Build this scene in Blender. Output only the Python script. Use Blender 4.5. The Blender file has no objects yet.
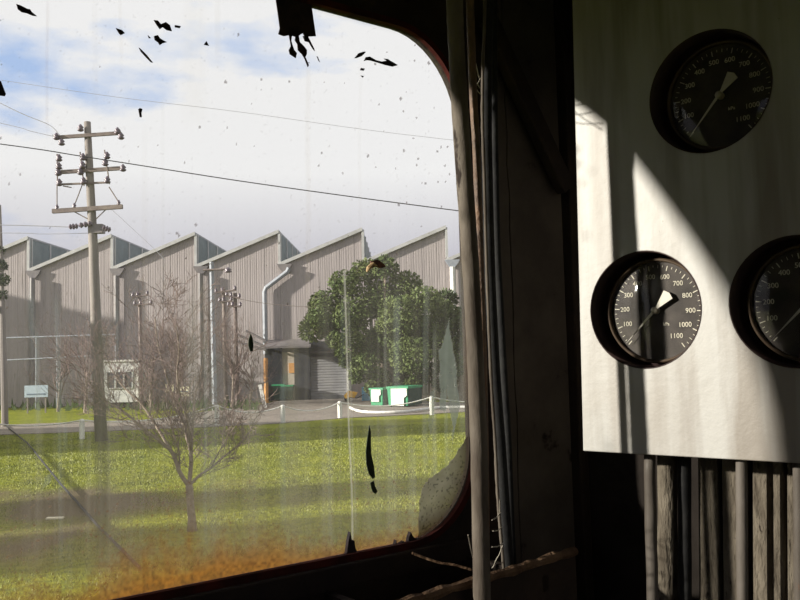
import bpy, bmesh, math, random
import numpy as np
from math import sin, cos, tan, radians, pi, atan2, sqrt
from mathutils import Vector, Matrix, geometry
random.seed(7); rng = np.random.default_rng(7)
scn = bpy.context.scene
C = scn.collection

# ------------------------------------------------------------ camera
EYE = Vector((0, 0, 3.0)); F = 820.0
PITCH = radians(3.9); ROLL = radians(-1.5)
cam = bpy.data.cameras.new('camera'); cam.sensor_width = 36; cam.lens = 36*F/800
cam.clip_start = 0.05; cam.clip_end = 2000
co = bpy.data.objects.new('camera', cam); C.objects.link(co)
RM = Matrix.Rotation(pi/2+PITCH, 3, 'X') @ Matrix.Rotation(ROLL, 3, 'Z')
co.matrix_world = Matrix.Translation(EYE) @ RM.to_4x4()
scn.camera = co
RI = RM.transposed()

# ------------------------------------------------------------ light, sky, exposure
SUN_YAW = radians(-104); SUN_EL = radians(13.9)
SDIR = Vector((sin(SUN_YAW)*cos(SUN_EL), cos(SUN_YAW)*cos(SUN_EL), sin(SUN_EL)))   # towards the sun
sl = bpy.data.lights.new('sun', 'SUN'); sl.energy = 12.0; sl.angle = radians(1.5); sl.color = (1.0, 0.925, 0.82)
so = bpy.data.objects.new('sun', sl); C.objects.link(so)
so.rotation_euler = SDIR.to_track_quat('Z', 'Y').to_euler()
scn.view_settings.view_transform = 'Standard'; scn.view_settings.look = 'None'
scn.view_settings.gamma = 1; scn.view_settings.use_curve_mapping = False
scn.view_settings.exposure = 0.0

w = bpy.data.worlds.new('sky'); scn.world = w; w.use_nodes = True
nt = w.node_tree; nt.nodes.clear()
def N(tree, typ, **kw):
    n = tree.nodes.new(typ)
    for k, v in kw.items():
        if k in n.inputs.keys(): n.inputs[k].default_value = v
        else: setattr(n, k, v)
    return n
out = N(nt, 'ShaderNodeOutputWorld'); bg = N(nt, 'ShaderNodeBackground', Strength=1.0)
tc = N(nt, 'ShaderNodeTexCoord')
mp = N(nt, 'ShaderNodeMapping'); mp.inputs['Scale'].default_value = (1.0, 1.0, 2.6); mp.inputs['Location'].default_value = (3.80, 1.303, 0.421)
nz = N(nt, 'ShaderNodeTexNoise', Scale=2.6, Detail=7.0, Roughness=0.55)
rp = N(nt, 'ShaderNodeValToRGB')
rp.color_ramp.elements[0].position = 0.29; rp.color_ramp.elements[0].color = (0.45, 0.60, 0.92, 1)
rp.color_ramp.elements[1].position = 0.395; rp.color_ramp.elements[1].color = (0.98, 0.96, 0.98, 1)
sx = N(nt, 'ShaderNodeSeparateXYZ')
hz = N(nt, 'ShaderNodeMapRange'); hz.inputs['From Min'].default_value = 0.06; hz.inputs['From Max'].default_value = 0.22
mx = N(nt, 'ShaderNodeMix', data_type='RGBA')
mx.inputs['A'].default_value = (0.43, 0.41, 0.52, 1)
L = nt.links.new
L(tc.outputs['Generated'], mp.inputs['Vector']); L(mp.outputs[0], nz.inputs['Vector']); L(nz.outputs['Fac'], rp.inputs['Fac'])
L(tc.outputs['Generated'], sx.inputs[0]); L(sx.outputs['Z'], hz.inputs['Value'])
L(hz.outputs[0], mx.inputs['Factor']); L(rp.outputs[0], mx.inputs['B']); L(mx.outputs['Result'], bg.inputs['Color']); L(bg.outputs[0], out.inputs[0])

# ------------------------------------------------------------ pixel helpers (photograph frame 800x600)
def ray(px, py): return RM @ Vector(((px-400)/F, (300-py)/F, -1.0))
def hit(px, py, n, d):            # plane n.(P-EYE) = d
    v = ray(px, py); return EYE + v*(d/n.dot(v))
def G(px, py, z=0.0):
    v = ray(px, py); return EYE + v*((z-EYE.z)/v.z)
def Y(px, py, y):
    v = ray(px, py); return EYE + v*(y/v.y)
def proj(P):                       # numpy array of world points -> pixels
    Q = (P-np.array(EYE)) @ np.array(RI).T
    return 400+F*Q[:, 0]/-Q[:, 2], 300-F*Q[:, 1]/-Q[:, 2]

# ------------------------------------------------------------ mesh helpers
class MB:
    def __init__(s): s.v = []; s.f = []
    def add(s, v, f):
        o = len(s.v); s.v += [tuple(p) for p in v]; s.f += [tuple(i+o for i in q) for q in f]; return s
    def box(s, c, size, X=None, Yv=None, Z=None):
        X = X or Vector((1, 0, 0)); Yv = Yv or Vector((0, 1, 0)); Z = Z or Vector((0, 0, 1))
        c = Vector(c); h = [q/2 for q in size]; v = []
        for i in (-1, 1):
            for j in (-1, 1):
                for k in (-1, 1): v.append(c+X*(i*h[0])+Yv*(j*h[1])+Z*(k*h[2]))
        return s.add(v, [(0, 1, 3, 2), (4, 6, 7, 5), (0, 4, 5, 1), (2, 3, 7, 6), (0, 2, 6, 4), (1, 5, 7, 3)])
    def tube(s, pts, r, seg=10, caps=True, flat=1.0):
        pts = [Vector(p) for p in pts]; n = len(pts)
        if not hasattr(r, '__len__'): r = [r]*n
        v = []; f = []; ref = None
        for i, p in enumerate(pts):
            t = (pts[min(i+1, n-1)]-pts[max(i-1, 0)]).normalized()
            if ref is None: ref = Vector((0, 0, 1)) if abs(t.z) < .9 else Vector((1, 0, 0))
            a = (ref-t*ref.dot(t)).normalized(); b = t.cross(a); ref = a
            for k in range(seg):
                q = 2*pi*k/seg; v.append(p+a*(cos(q)*r[i])+b*(sin(q)*r[i]*flat))
        for i in range(n-1):
            for k in range(seg):
                k2 = (k+1) % seg; f.append((i*seg+k, i*seg+k2, (i+1)*seg+k2, (i+1)*seg+k))
        if caps: f.append(tuple(range(seg-1, -1, -1))); f.append(tuple((n-1)*seg+k for k in range(seg)))
        return s.add(v, f)
    def lathe(s, c, axis, prof, seg=24, ref=None):    # prof [(r, t)] along axis
        c = Vector(c); axis = Vector(axis).normalized(); ref = ref or (Vector((0, 0, 1)) if abs(axis.z) < .9 else Vector((1, 0, 0)))
        a = (ref-axis*ref.dot(axis)).normalized(); b = axis.cross(a); v = []; f = []
        for (r, t) in prof:
            for k in range(seg):
                q = 2*pi*k/seg; v.append(c+axis*t+a*(cos(q)*r)+b*(sin(q)*r))
        for i in range(len(prof)-1):
            for k in range(seg):
                k2 = (k+1) % seg; f.append((i*seg+k, i*seg+k2, (i+1)*seg+k2, (i+1)*seg+k))
        return s.add(v, f)
    def prism(s, poly, d):         # polygon (3D points, planar) extruded by vector d
        n = len(poly); v = [Vector(p) for p in poly]+[Vector(p)+d for p in poly]
        tri = geometry.tessellate_polygon([[Vector(p) for p in poly]])
        f = [tuple(t) for t in tri]+[tuple(i+n for i in reversed(t)) for t in tri]
        f += [(i, (i+1) % n, (i+1) % n+n, i+n) for i in range(n)]
        return s.add(v, f)
    def holed(s, outer, holes, d, side=True):  # slab with holes
        loops = [outer]+holes; allv = [Vector(p) for l in loops for p in l]; n = len(allv)
        tri = geometry.tessellate_polygon([[Vector(p) for p in l] for l in loops])
        v = allv+[p+d for p in allv]; f = [tuple(t) for t in tri]+[tuple(i+n for i in reversed(t)) for t in tri]
        o = 0
        for l in loops:
            m = len(l)
            for i in range(m): f.append((o+i, o+(i+1) % m, o+(i+1) % m+n, o+i+n))
            o += m
        return s.add(v, f)
    def build(s, name, m, parent=None, smooth=False, bevel=0, loc=None):
        me = bpy.data.meshes.new(name); me.from_pydata(s.v, [], s.f)
        bm = bmesh.new(); bm.from_mesh(me); bmesh.ops.recalc_face_normals(bm, faces=bm.faces); bm.to_mesh(me); bm.free()
        return link(name, me, m, parent, smooth, bevel)
def link(name, me, m, parent=None, smooth=False, bevel=0):
    if m: me.materials.append(m)
    if smooth:
        for p in me.polygons: p.use_smooth = True
    o = bpy.data.objects.new(name, me); C.objects.link(o)
    if parent:
        o.parent = parent; o.matrix_parent_inverse = Matrix.Translation(-parent.location) if parent.type == 'EMPTY' else Matrix.Identity(4)
    if bevel:
        b = o.modifiers.new('bevel', 'BEVEL'); b.width = bevel; b.segments = 2; b.limit_method = 'ANGLE'
    return o
def tag(o, label=None, cat=None, group=None, kind=None):
    if label: o['label'] = label
    if cat: o['category'] = cat
    if group: o['group'] = group
    if kind: o['kind'] = kind
    return o
def thing(name, loc, label, cat, group=None):
    o = bpy.data.objects.new(name, None); C.objects.link(o); o.location = loc; o.empty_display_size = .1
    return tag(o, label, cat, group)

# ------------------------------------------------------------ materials
def mat(name, c1, c2=None, rough=0.7, scale=5.0, detail=5, stretch=(1, 1, 1), metal=0, bump=0.0, bscale=None, lo=.35, hi=.65, c3=None, s3=30, t3=.62, dist=.01, trans=None):
    m = bpy.data.materials.new(name); m.use_nodes = True; t = m.node_tree; b = t.nodes['Principled BSDF']
    b.inputs['Roughness'].default_value = rough; b.inputs['Metallic'].default_value = metal
    if max(c1) < .12 and rough > .5: b.inputs['Specular IOR Level'].default_value = .12
    c1 = (*c1, 1); b.inputs['Base Color'].default_value = c1; l = t.links.new
    tc = N(t, 'ShaderNodeTexCoord'); mp = N(t, 'ShaderNodeMapping'); mp.inputs['Scale'].default_value = stretch
    l(tc.outputs['Object'], mp.inputs[0])
    last = None
    if c2:
        nz = N(t, 'ShaderNodeTexNoise', Scale=scale, Detail=float(detail), Roughness=.6); l(mp.outputs[0], nz.inputs['Vector'])
        mr = N(t, 'ShaderNodeMapRange'); mr.inputs['From Min'].default_value = lo; mr.inputs['From Max'].default_value = hi
        l(nz.outputs['Fac'], mr.inputs['Value'])
        mx = N(t, 'ShaderNodeMix', data_type='RGBA'); mx.inputs['A'].default_value = c1; mx.inputs['B'].default_value = (*c2, 1)
        l(mr.outputs[0], mx.inputs['Factor']); last = mx.outputs['Result']
        if c3:
            n3 = N(t, 'ShaderNodeTexNoise', Scale=float(s3), Detail=6.0, Roughness=.65); l(mp.outputs[0], n3.inputs['Vector'])
            r3 = N(t, 'ShaderNodeMapRange'); r3.inputs['From Min'].default_value = t3; r3.inputs['From Max'].default_value = t3+.06
            l(n3.outputs['Fac'], r3.inputs['Value'])
            m3 = N(t, 'ShaderNodeMix', data_type='RGBA'); m3.inputs['B'].default_value = (*c3, 1)
            l(r3.outputs[0], m3.inputs['Factor']); l(last, m3.inputs['A']); last = m3.outputs['Result']
        l(last, b.inputs['Base Color'])
    if bump:
        nb = N(t, 'ShaderNodeTexNoise', Scale=float(bscale or scale*4), Detail=6.0); l(mp.outputs[0], nb.inputs['Vector'])
        bp = N(t, 'ShaderNodeBump', Strength=bump, Distance=dist); l(nb.outputs['Fac'], bp.inputs['Height']); l(bp.outputs[0], b.inputs['Normal'])
    if trans:
        b.inputs['Transmission Weight'].default_value = 0
    return m
M = {}
M['cabwall'] = mat('cab_wall_paint', (.075, .062, .050), (.042, .034, .028), .75, 7, bump=.4, c3=(.012, .008, .006), s3=14, t3=.63)
M['cabblack'] = mat('soot_black_steel', (.013, .010, .009), (.026, .018, .013), .8, 9, bump=.5)
M['ledge'] = mat('rusty_ledge', (.05, .028, .016), (.12, .075, .045), .8, 25, bump=.6)
M['pipedark'] = mat('grimy_brown_grey_pipe', (.105, .09, .074), (.05, .04, .032), .75, 30, stretch=(1, 1, .3), bump=.5, c3=(.015, .010, .008), s3=34, t3=.60, dist=.003)
M['pipe'] = mat('dusty_grey_pipe', (.095, .084, .074), (.050, .042, .035), .55, 22, stretch=(1, 1, .35), bump=.35, c3=(.10, .05, .03), s3=38, t3=.64, dist=.003)
M['rustpipe'] = mat('rusty_brown_pipe', (.12, .065, .035), (.05, .03, .02), .7, 30, bump=.4)
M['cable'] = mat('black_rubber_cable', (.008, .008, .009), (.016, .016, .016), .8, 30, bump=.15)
M['seal'] = mat('dark_red_seal', (.05, .008, .006), (.02, .006, .005), .9, 20)
M['putty'] = mat('speckled_grey_putty', (.30, .28, .23), (.17, .15, .11), .9, 45, bump=.7, c3=(.02, .015, .012), s3=95, t3=.60, dist=.004)
M['flake'] = mat('black_paint_flake', (.012, .009, .012), (.03, .02, .02), .7, 60)
M['leafgreen'] = mat('dark_green_sliver', (.015, .022, .015), (.03, .04, .025), .7, 60)
M['deadleaf'] = mat('dried_brown_leaf', (.16, .06, .03), (.03, .012, .01), .8, 140)
M['gauge_case'] = mat('black_gauge_case', (.018, .011, .012), (.03, .018, .016), .55, 20)
M['bezel'] = mat('tarnished_bezel', (.03, .02, .014), (.055, .038, .024), .6, 30)
M['dial'] = mat('dusty_black_dial', (.020, .0175, .016), (.048, .041, .037), .6, 30)
M['dialwhite'] = mat('cream_dial_print', (.42, .39, .31), (.30, .28, .22), .6, 40)
M['needle'] = mat('cream_needle', (.36, .33, .28), (.28, .26, .22), .5, 40)
M['hub'] = mat('grey_brass_hub', (.30, .27, .22), (.2, .18, .14), .4, 40, metal=.4)
M['rib'] = mat('weathered_brown_rib', (.105, .09, .07), (.045, .037, .028), .9, 45, stretch=(1, 1, .3), bump=1.0, bscale=160, c3=(.012, .009, .007), s3=110, t3=.62, dist=.006)
M['frontwall'] = mat('dark_front_wall', (.014, .011, .009), (.008, .006, .005), .85, 8, bump=.4)
M['web'] = mat('dusty_cobweb', (.35, .32, .26), (.2, .18, .15), .9, 60)
# outside
M['road'] = mat('gravel_road', (.22, .185, .155), (.15, .125, .105), .95, 1.5, bump=.4, bscale=25)
M['clad'] = mat('weathered_sheet_cladding', (.355, .315, .315), (.295, .262, .262), .85, 1.6, stretch=(1.6, 1, .12), bump=.1, c3=(.21, .185, .18), s3=2.4, t3=.60)
M['flash'] = mat('pale_metal_flashing', (.46, .46, .46), (.36, .36, .36), .5, 2)
M['roofsheet'] = mat('grey_roof_sheet', (.30, .31, .33), (.22, .23, .25), .6, 1)
M['sawglass'] = mat('teal_grey_roof_glazing', (.075, .11, .12), (.12, .16, .17), .6, 1.2)
M['downpipe'] = mat('dark_grey_downpipe', (.12, .11, .12), (.18, .16, .16), .6, 2)
M['palepipe'] = mat('pale_blue_grey_downpipe', (.22, .24, .28), (.30, .32, .36), .6, 2)
M['whitepaint'] = mat('white_paint', (.66, .65, .62), (.55, .54, .50), .6, 4)
M['darkdoor'] = mat('dark_blue_grey_door', (.035, .038, .048), (.02, .021, .026), .7, 1.5)
M['roller'] = mat('grey_roller_door', (.24, .24, .25), (.20, .20, .215), .6, 2)
M['timber'] = mat('grey_pole_timber', (.24, .215, .20), (.15, .13, .12), .9, 3, stretch=(1, 1, .1), bump=.3)
M['arm'] = mat('weathered_crossarm', (.22, .18, .16), (.13, .10, .10), .85, 3)
M['insul'] = mat('dark_glazed_insulator', (.07, .05, .07), (.13, .10, .13), .35, 5)
M['wire'] = mat('dark_wire', (.03, .03, .035), rough=.9)
M['palewire'] = mat('grey_wire', (.30, .30, .33))
M['bark'] = mat('grey_brown_bark', (.26, .21, .17), (.15, .115, .09), .9, 8, bump=.4)
M['twig'] = mat('reddish_twig', (.12, .085, .08), (.19, .135, .12), .9, 4)
M['leaf'] = mat('tree_leaves', (.06, .09, .028), (.115, .14, .05), .6, .7)
M['leafdark'] = mat('dark_tree_leaves', (.035, .06, .022), (.08, .11, .04), .6, .8)
M['bingreen'] = mat('green_bin', (.015, .26, .11), (.02, .20, .09), .5, 2)
M['bindark'] = mat('dark_bin_and_shade', (.02, .045, .04), (.03, .06, .05), .6, 2)
M['blue'] = mat('blue_drum', (.03, .14, .55), (.03, .10, .4), .5, 2)
M['ltblue'] = mat('light_blue_drum', (.12, .42, .65), (.1, .35, .55), .5, 2)
M['yellow'] = mat('yellow_plastic', (.75, .42, .04), (.6, .32, .04), .5, 2)
M['orange'] = mat('orange_paint', (.65, .30, .08), (.5, .24, .07), .6, 2)
M['hut'] = mat('pale_hut_wall', (.60, .60, .58), (.42, .43, .43), .7, 2)
M['hutglass'] = mat('dark_hut_window', (.04, .045, .055), (.08, .08, .09), .2, 2)
M['sign'] = mat('pale_blue_sign', (.36, .44, .52), (.30, .38, .46), .6, 2)
M['signink'] = mat('sign_ink', (.10, .14, .20))
M['cream'] = mat('cream_board', (.72, .66, .48), (.6, .55, .4), .7, 2)
M['fence'] = mat('grey_brown_paling', (.30, .24, .20), (.20, .16, .13), .9, 3, stretch=(1, 1, .2))
M['shed'] = mat('brick_red_shed', (.25, .12, .09), (.18, .09, .07), .9, 2)

# ground with worn patches (attribute 'worn')
def ground_mat():
    m = bpy.data.materials.new('lawn'); m.use_nodes = True; t = m.node_tree; b = t.nodes['Principled BSDF']; l = t.links.new
    b.inputs['Roughness'].default_value = .95; b.inputs['Specular IOR Level'].default_value = .1
    tc = N(t, 'ShaderNodeTexCoord')
    n1 = N(t, 'ShaderNodeTexNoise', Scale=.55, Detail=6.0); n2 = N(t, 'ShaderNodeTexNoise', Scale=6.0, Detail=6.0)
    l(tc.outputs['Object'], n1.inputs[0]); l(tc.outputs['Object'], n2.inputs[0])
    r1 = N(t, 'ShaderNodeValToRGB'); e = r1.color_ramp.elements
    e[0].position = .35; e[0].color = (.17, .19, .012, 1); e[1].position = .65; e[1].color = (.27, .28, .018, 1)
    l(n1.outputs['Fac'], r1.inputs[0])
    r2 = N(t, 'ShaderNodeMapRange'); r2.inputs['From Min'].default_value = .35; r2.inputs['From Max'].default_value = .7
    l(n2.outputs['Fac'], r2.inputs['Value'])
    m1 = N(t, 'ShaderNodeMix', data_type='RGBA'); m1.inputs['B'].default_value = (.10, .125, .014, 1)
    l(r2.outputs[0], m1.inputs['Factor']); l(r1.outputs[0], m1.inputs['A'])
    at = N(t, 'ShaderNodeAttribute', attribute_name='worn')
    m2 = N(t, 'ShaderNodeMix', data_type='RGBA'); m2.inputs['B'].default_value = (.10, .072, .052, 1)
    l(at.outputs['Fac'], m2.inputs['Factor']); l(m1.outputs['Result'], m2.inputs['A']); l(m2.outputs['Result'], b.inputs['Base Color'])
    n3 = N(t, 'ShaderNodeTexNoise', Scale=30.0, Detail=4.0); l(tc.outputs['Object'], n3.inputs[0])
    bp = N(t, 'ShaderNodeBump', Strength=.6, Distance=.05); l(n3.outputs['Fac'], bp.inputs['Height']); l(bp.outputs[0], b.inputs['Normal'])
    return m
M['lawn'] = ground_mat()
def blade_mat():
    m = bpy.data.materials.new('grass_blades'); m.use_nodes = True; t = m.node_tree; b = t.nodes['Principled BSDF']; l = t.links.new
    b.inputs['Roughness'].default_value = .6
    tc = N(t, 'ShaderNodeTexCoord'); n1 = N(t, 'ShaderNodeTexNoise', Scale=.8, Detail=4.0); l(tc.outputs['Object'], n1.inputs[0])
    r1 = N(t, 'ShaderNodeValToRGB'); e = r1.color_ramp.elements
    e[0].position = .35; e[0].color = (.12, .145, .014, 1); e[1].position = .65; e[1].color = (.22, .235, .018, 1)
    l(n1.outputs['Fac'], r1.inputs[0]); l(r1.outputs[0], b.inputs['Base Color'])
    return m
M['blade'] = blade_mat()

# panel paint: grey-white enamel with vertical stains
def panel_mat():
    m = bpy.data.materials.new('stained_white_enamel'); m.use_nodes = True; t = m.node_tree; b = t.nodes['Principled BSDF']; l = t.links.new
    b.inputs['Roughness'].default_value = .5; tc = N(t, 'ShaderNodeTexCoord')
    mp = N(t, 'ShaderNodeMapping'); mp.inputs['Scale'].default_value = (1, 1, .09)
    l(tc.outputs['Object'], mp.inputs[0])
    n1 = N(t, 'ShaderNodeTexNoise', Scale=26.0, Detail=4.0); l(mp.outputs[0], n1.inputs[0])
    r1 = N(t, 'ShaderNodeValToRGB'); e = r1.color_ramp.elements
    e[0].position = .36; e[0].color = (.135, .118, .100, 1); e[1].position = .58; e[1].color = (.245, .24, .23, 1)
    l(n1.outputs['Fac'], r1.inputs[0])
    n2 = N(t, 'ShaderNodeTexNoise', Scale=60.0, Detail=5.0, Roughness=.7); l(tc.outputs['Object'], n2.inputs[0])
    r2 = N(t, 'ShaderNodeMapRange'); r2.inputs['From Min'].default_value = .70; r2.inputs['From Max'].default_value = .76
    l(n2.outputs['Fac'], r2.inputs['Value'])
    m1 = N(t, 'ShaderNodeMix', data_type='RGBA'); m1.inputs['B'].default_value = (.09, .07, .05, 1)
    l(r2.outputs[0], m1.inputs['Factor']); l(r1.outputs[0], m1.inputs['A'])
    n4 = N(t, 'ShaderNodeTexNoise', Scale=9.0, Detail=5.0); l(tc.outputs['Object'], n4.inputs[0])
    r4 = N(t, 'ShaderNodeMapRange'); r4.inputs['From Min'].default_value = .45; r4.inputs['From Max'].default_value = .75; r4.inputs['To Max'].default_value = .5
    l(n4.outputs['Fac'], r4.inputs['Value'])
    m4 = N(t, 'ShaderNodeMix', data_type='RGBA'); m4.inputs['B'].default_value = (.17, .15, .125, 1)
    l(r4.outputs[0], m4.inputs['Factor']); l(m1.outputs['Result'], m4.inputs['A']); l(m4.outputs['Result'], b.inputs['Base Color'])
    bp = N(t, 'ShaderNodeBump', Strength=.15, Distance=.003); l(n2.outputs['Fac'], bp.inputs['Height']); l(bp.outputs[0], b.inputs['Normal'])
    return m
M['panel'] = panel_mat()

def glass_clear(name, gl=.06, tint=(1, 1, 1)):
    m = bpy.data.materials.new(name); m.use_nodes = True; t = m.node_tree; t.nodes.clear(); l = t.links.new
    o = N(t, 'ShaderNodeOutputMaterial'); tr = N(t, 'ShaderNodeBsdfTransparent'); tr.inputs[0].default_value = (*tint, 1)
    g = N(t, 'ShaderNodeBsdfGlossy', Roughness=.08); mx = N(t, 'ShaderNodeMixShader', Fac=gl); mx.inputs[0].default_value = gl
    l(tr.outputs[0], mx.inputs[1]); l(g.outputs[0], mx.inputs[2]); l(mx.outputs[0], o.inputs[0])
    return m
def glass_dirty():
    m = bpy.data.materials.new('dirt_film_on_glass'); m.use_nodes = True; t = m.node_tree; t.nodes.clear(); l = t.links.new
    o = N(t, 'ShaderNodeOutputMaterial'); tr = N(t, 'ShaderNodeBsdfTransparent')
    a = N(t, 'ShaderNodeAttribute', attribute_name='film'); tl = N(t, 'ShaderNodeBsdfTranslucent'); df = N(t, 'ShaderNodeBsdfDiffuse')
    l(a.outputs['Color'], tl.inputs[0]); l(a.outputs['Color'], df.inputs[0])
    m1 = N(t, 'ShaderNodeMixShader'); m1.inputs[0].default_value = .3; l(tl.outputs[0], m1.inputs[1]); l(df.outputs[0], m1.inputs[2])
    mx = N(t, 'ShaderNodeMixShader'); l(a.outputs['Alpha'], mx.inputs[0]); l(tr.outputs[0], mx.inputs[1]); l(m1.outputs[0], mx.inputs[2])
    l(mx.outputs[0], o.inputs[0]); return m
M['pane'] = glass_clear('window_glass', .02, (.97, .98, .97)); M['film'] = glass_dirty()
M['lens'] = glass_clear('gauge_glass', .025)

# ------------------------------------------------------------ cab frames of reference
WY = radians(53); WA = Vector((sin(WY), cos(WY), 0)); WN = Vector((-cos(WY), sin(WY), 0)); WD = 1.17*WN.y
def W(s, n, h): return EYE + WA*s + WN*(WD+n) + Vector((0, 0, h))
PY = radians(42); PU = Vector((cos(PY), -sin(PY), 0)); PN = Vector((sin(PY), cos(PY), 0)); PD = 0.982
def wp(px, py, n=0.0): return hit(px, py, WN, WD+n)
def pp(px, py, n=0.0): return hit(px, py, PN, PD+n)
ZC, ZF = 3.8, 1.3
FD = PD+.24                                      # front wall plane
def isect(n1, d1, n2, d2, z):                    # corner of two vertical planes
    det = n1.x*n2.y-n1.y*n2.x
    return Vector(((d1*n2.y-d2*n1.y)/det, (n1.x*d2-n2.x*d1)/det, z))
c0 = isect(WN, WD, PN, FD, 0)
c1 = c0 + PU*2.1
c3 = Vector((0, 0, 0)) + WN*WD - WA*1.25
c2 = c1 - WA*((c0-c3).length)

# window outline
SR, SL, HB, HT, RC = .838, -.165, -.264, .486, .125
OUT = []
for (cx, cy, a0, ry) in ((SR-RC, HT-RC*1.15, 0, RC*1.15),):
    OUT += [(cx+RC*cos(radians(90*k/12)), cy+ry*sin(radians(90*k/12))) for k in range(13)]
OUT += [(.45, .4855), (.40, .4845), (.34, .480), (.29, .474), (.24, .464), (.19, .449), (.11, .414), (.03, .376), (-.04, .338), (-.10, .295), (-.142, .250), (-.160, .205), (-.165, .155)]
for (cx, cy, a0) in ((SL+RC, HB+RC, 180), (SR-RC, HB+RC, 270)):
    OUT += [(cx+RC*cos(radians(a0+90*k/12)), cy+RC*sin(radians(a0+90*k/12))) for k in range(13)]
def rrect(n, grow=0.0):
    m = len(OUT); o = []
    for i in range(m):
        p, q = OUT[i-1], OUT[(i+1) % m]; tx, ty = q[0]-p[0], q[1]-p[1]; ll = sqrt(tx*tx+ty*ty)
        o.append(W(OUT[i][0]+grow*ty/ll, n, OUT[i][1]-grow*tx/ll))
    return o
def outer(n): return [W(-1.25, n, ZF-3), W((c0-Vector((0, 0, 0))).dot(WA)+.02, n, ZF-3), W((c0).dot(WA)+.02, n, ZC-3), W(-1.25, n, ZC-3)]
tag(MB().holed(outer(.0), [rrect(.0)], WN*.020).build('wall_left', M['cabblack']), kind='structure')
# painted bay of side wall right of window
sc = c0.dot(WA)
s0 = (wp(497, 300)-EYE).dot(WA); s1 = (wp(562, 300)-EYE).dot(WA)
sm_ = (wp(509, 300)-EYE).dot(WA)
jag = [(sm_+random.uniform(-.002, .002), -.75+1.5*k/30) for k in range(31)]
tag(MB().prism([W(s0, -.008, -.75)]+[W(x-.0016, -.008, h) for x, h in jag]+[W(s0, -.008, .75)], WN*.008).build('trim_1', M['cabwall']), kind='structure')
tag(MB().prism([W(s1, -.007, .75), W(s1, -.007, -.75)][::1]+[W(x+.0016, -.007, h) for x, h in jag], WN*.007).build('trim_4', M['cabwall']), kind='structure')
tag(MB().box(W(s1+.012, -.013, 0), (.02, .026, 1.6), WA, WN).build('trim_2', M['cabblack'], bevel=.004), kind='structure')
# front wall, back, right, floor, ceiling
def wall(name, a, b, t, m):
    q = [Vector((a.x, a.y, ZF)), Vector((b.x, b.y, ZF)), Vector((b.x, b.y, ZC)), Vector((a.x, a.y, ZC))]
    return tag(MB().prism(q, t).build(name, m), kind='structure')
wall('wall_front', c0, c1+PU*.05, PN*.05, M['frontwall'])
M['rearbounce'] = mat('cream_bounce_paint', (.42, .39, .32), (.30, .27, .22), .8, 5, c3=(.12, .08, .05), s3=12, t3=.66)  # unseen rear walls made pale to bounce fill light onto the panel
def wall_win(name, a, b, t, m, u0, u1, h0, h1, wn):
    d = (b-a); ln = d.length; d = d/ln; P = lambda u, h: Vector((a.x, a.y, 0))+d*u+Vector((0, 0, 3+h))
    hole = [P(u0, h0), P(u1, h0), P(u1, h1), P(u0, h1)]
    tag(MB().holed([P(0, ZF-3), P(ln, ZF-3), P(ln, ZC-3), P(0, ZC-3)], [hole], t).build(name, m), kind='structure')
    w_ = thing(wn, P((u0+u1)/2, h0), None, None); w_['kind'] = 'structure'
    MB().prism([p+t*.4 for p in hole], t*.1).build('pane', M['pane'], w_)
    inn = [P(u0+.03, h0+.03), P(u1-.03, h0+.03), P(u1-.03, h1-.03), P(u0+.03, h1-.03)]
    MB().holed([p+t*.1 for p in hole], [[p+t*.1 for p in inn]], t*.7).build('window_frame', M['cabblack'], w_)
M['pane'] = glass_clear('window_glass', .02, (.97, .98, .97))
wall_win('wall_right', c1, c2, (c1-c0).normalized()*.05, M['rearbounce'], .25, 1.85, -.50, .55, 'fill_window_2')  # unseen opening added to let fill light onto the gauge panel
wall_win('wall_back', c2, c3, -WA*.05, M['rearbounce'], .20, 1.15, -.65, .55, 'fill_window_3')  # second unseen opening, added and enlarged for fill light
pl = [c0+PN*.02-PU*.02, c1+PN*.02+PU*.02, c2-WA*.03+PU*.03, c3-WA*.03+WN*.03]
tag(MB().prism([Vector((p.x, p.y, ZF)) for p in pl], Vector((0, 0, -.06))).build('floor', M['cabblack']), kind='structure')
tag(MB().prism([Vector((p.x, p.y, ZC)) for p in pl], Vector((0, 0, .05))).build('ceiling', M['cabblack']), kind='structure')

# ------------------------------------------------------------ window: pane, dirt film, seal, putty
win = thing('window_1', W((SL+SR)/2, .015, HB), None, None); win['kind'] = 'structure'
MB().prism(rrect(.014, -.0005), WN*.005).build('pane', M['pane'], win)
MB().holed(rrect(-.002, .007), [rrect(-.002, -.0025)], WN*.008).build('rubber_seal', M['seal'], win)

def vnoise(x, y, sd):              # smooth value noise, numpy
    r = np.random.default_rng(sd); T = r.random((64, 64))
    xi = np.floor(x).astype(int); yi = np.floor(y).astype(int); fx = x-xi; fy = y-yi
    fx = fx*fx*(3-2*fx); fy = fy*fy*(3-2*fy); a = T[xi % 64, yi % 64]; b = T[(xi+1) % 64, yi % 64]; c = T[xi % 64, (yi+1) % 64]; d = T[(xi+1) % 64, (yi+1) % 64]
    return (a*(1-fx)+b*fx)*(1-fy)+(c*(1-fx)+d*fx)*fy
def fbm(x, y, sd, o=4):
    s = 0; a = .5; t = 0
    for k in range(o): s = s+a*vnoise(x*2**k, y*2**k, sd+k); t += a; a *= .55
    return s/t
def inpoly(x, y, P):
    r = np.zeros(x.shape, bool); n = len(P)
    for i in range(n):
        x1, y1 = P[i]; x2, y2 = P[(i+1) % n]
        if y1 == y2: continue
        c = ((y1 > y) != (y2 > y)) & (x < (x2-x1)*(y-y1)/(y2-y1)+x1); r ^= c
    return r
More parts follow.
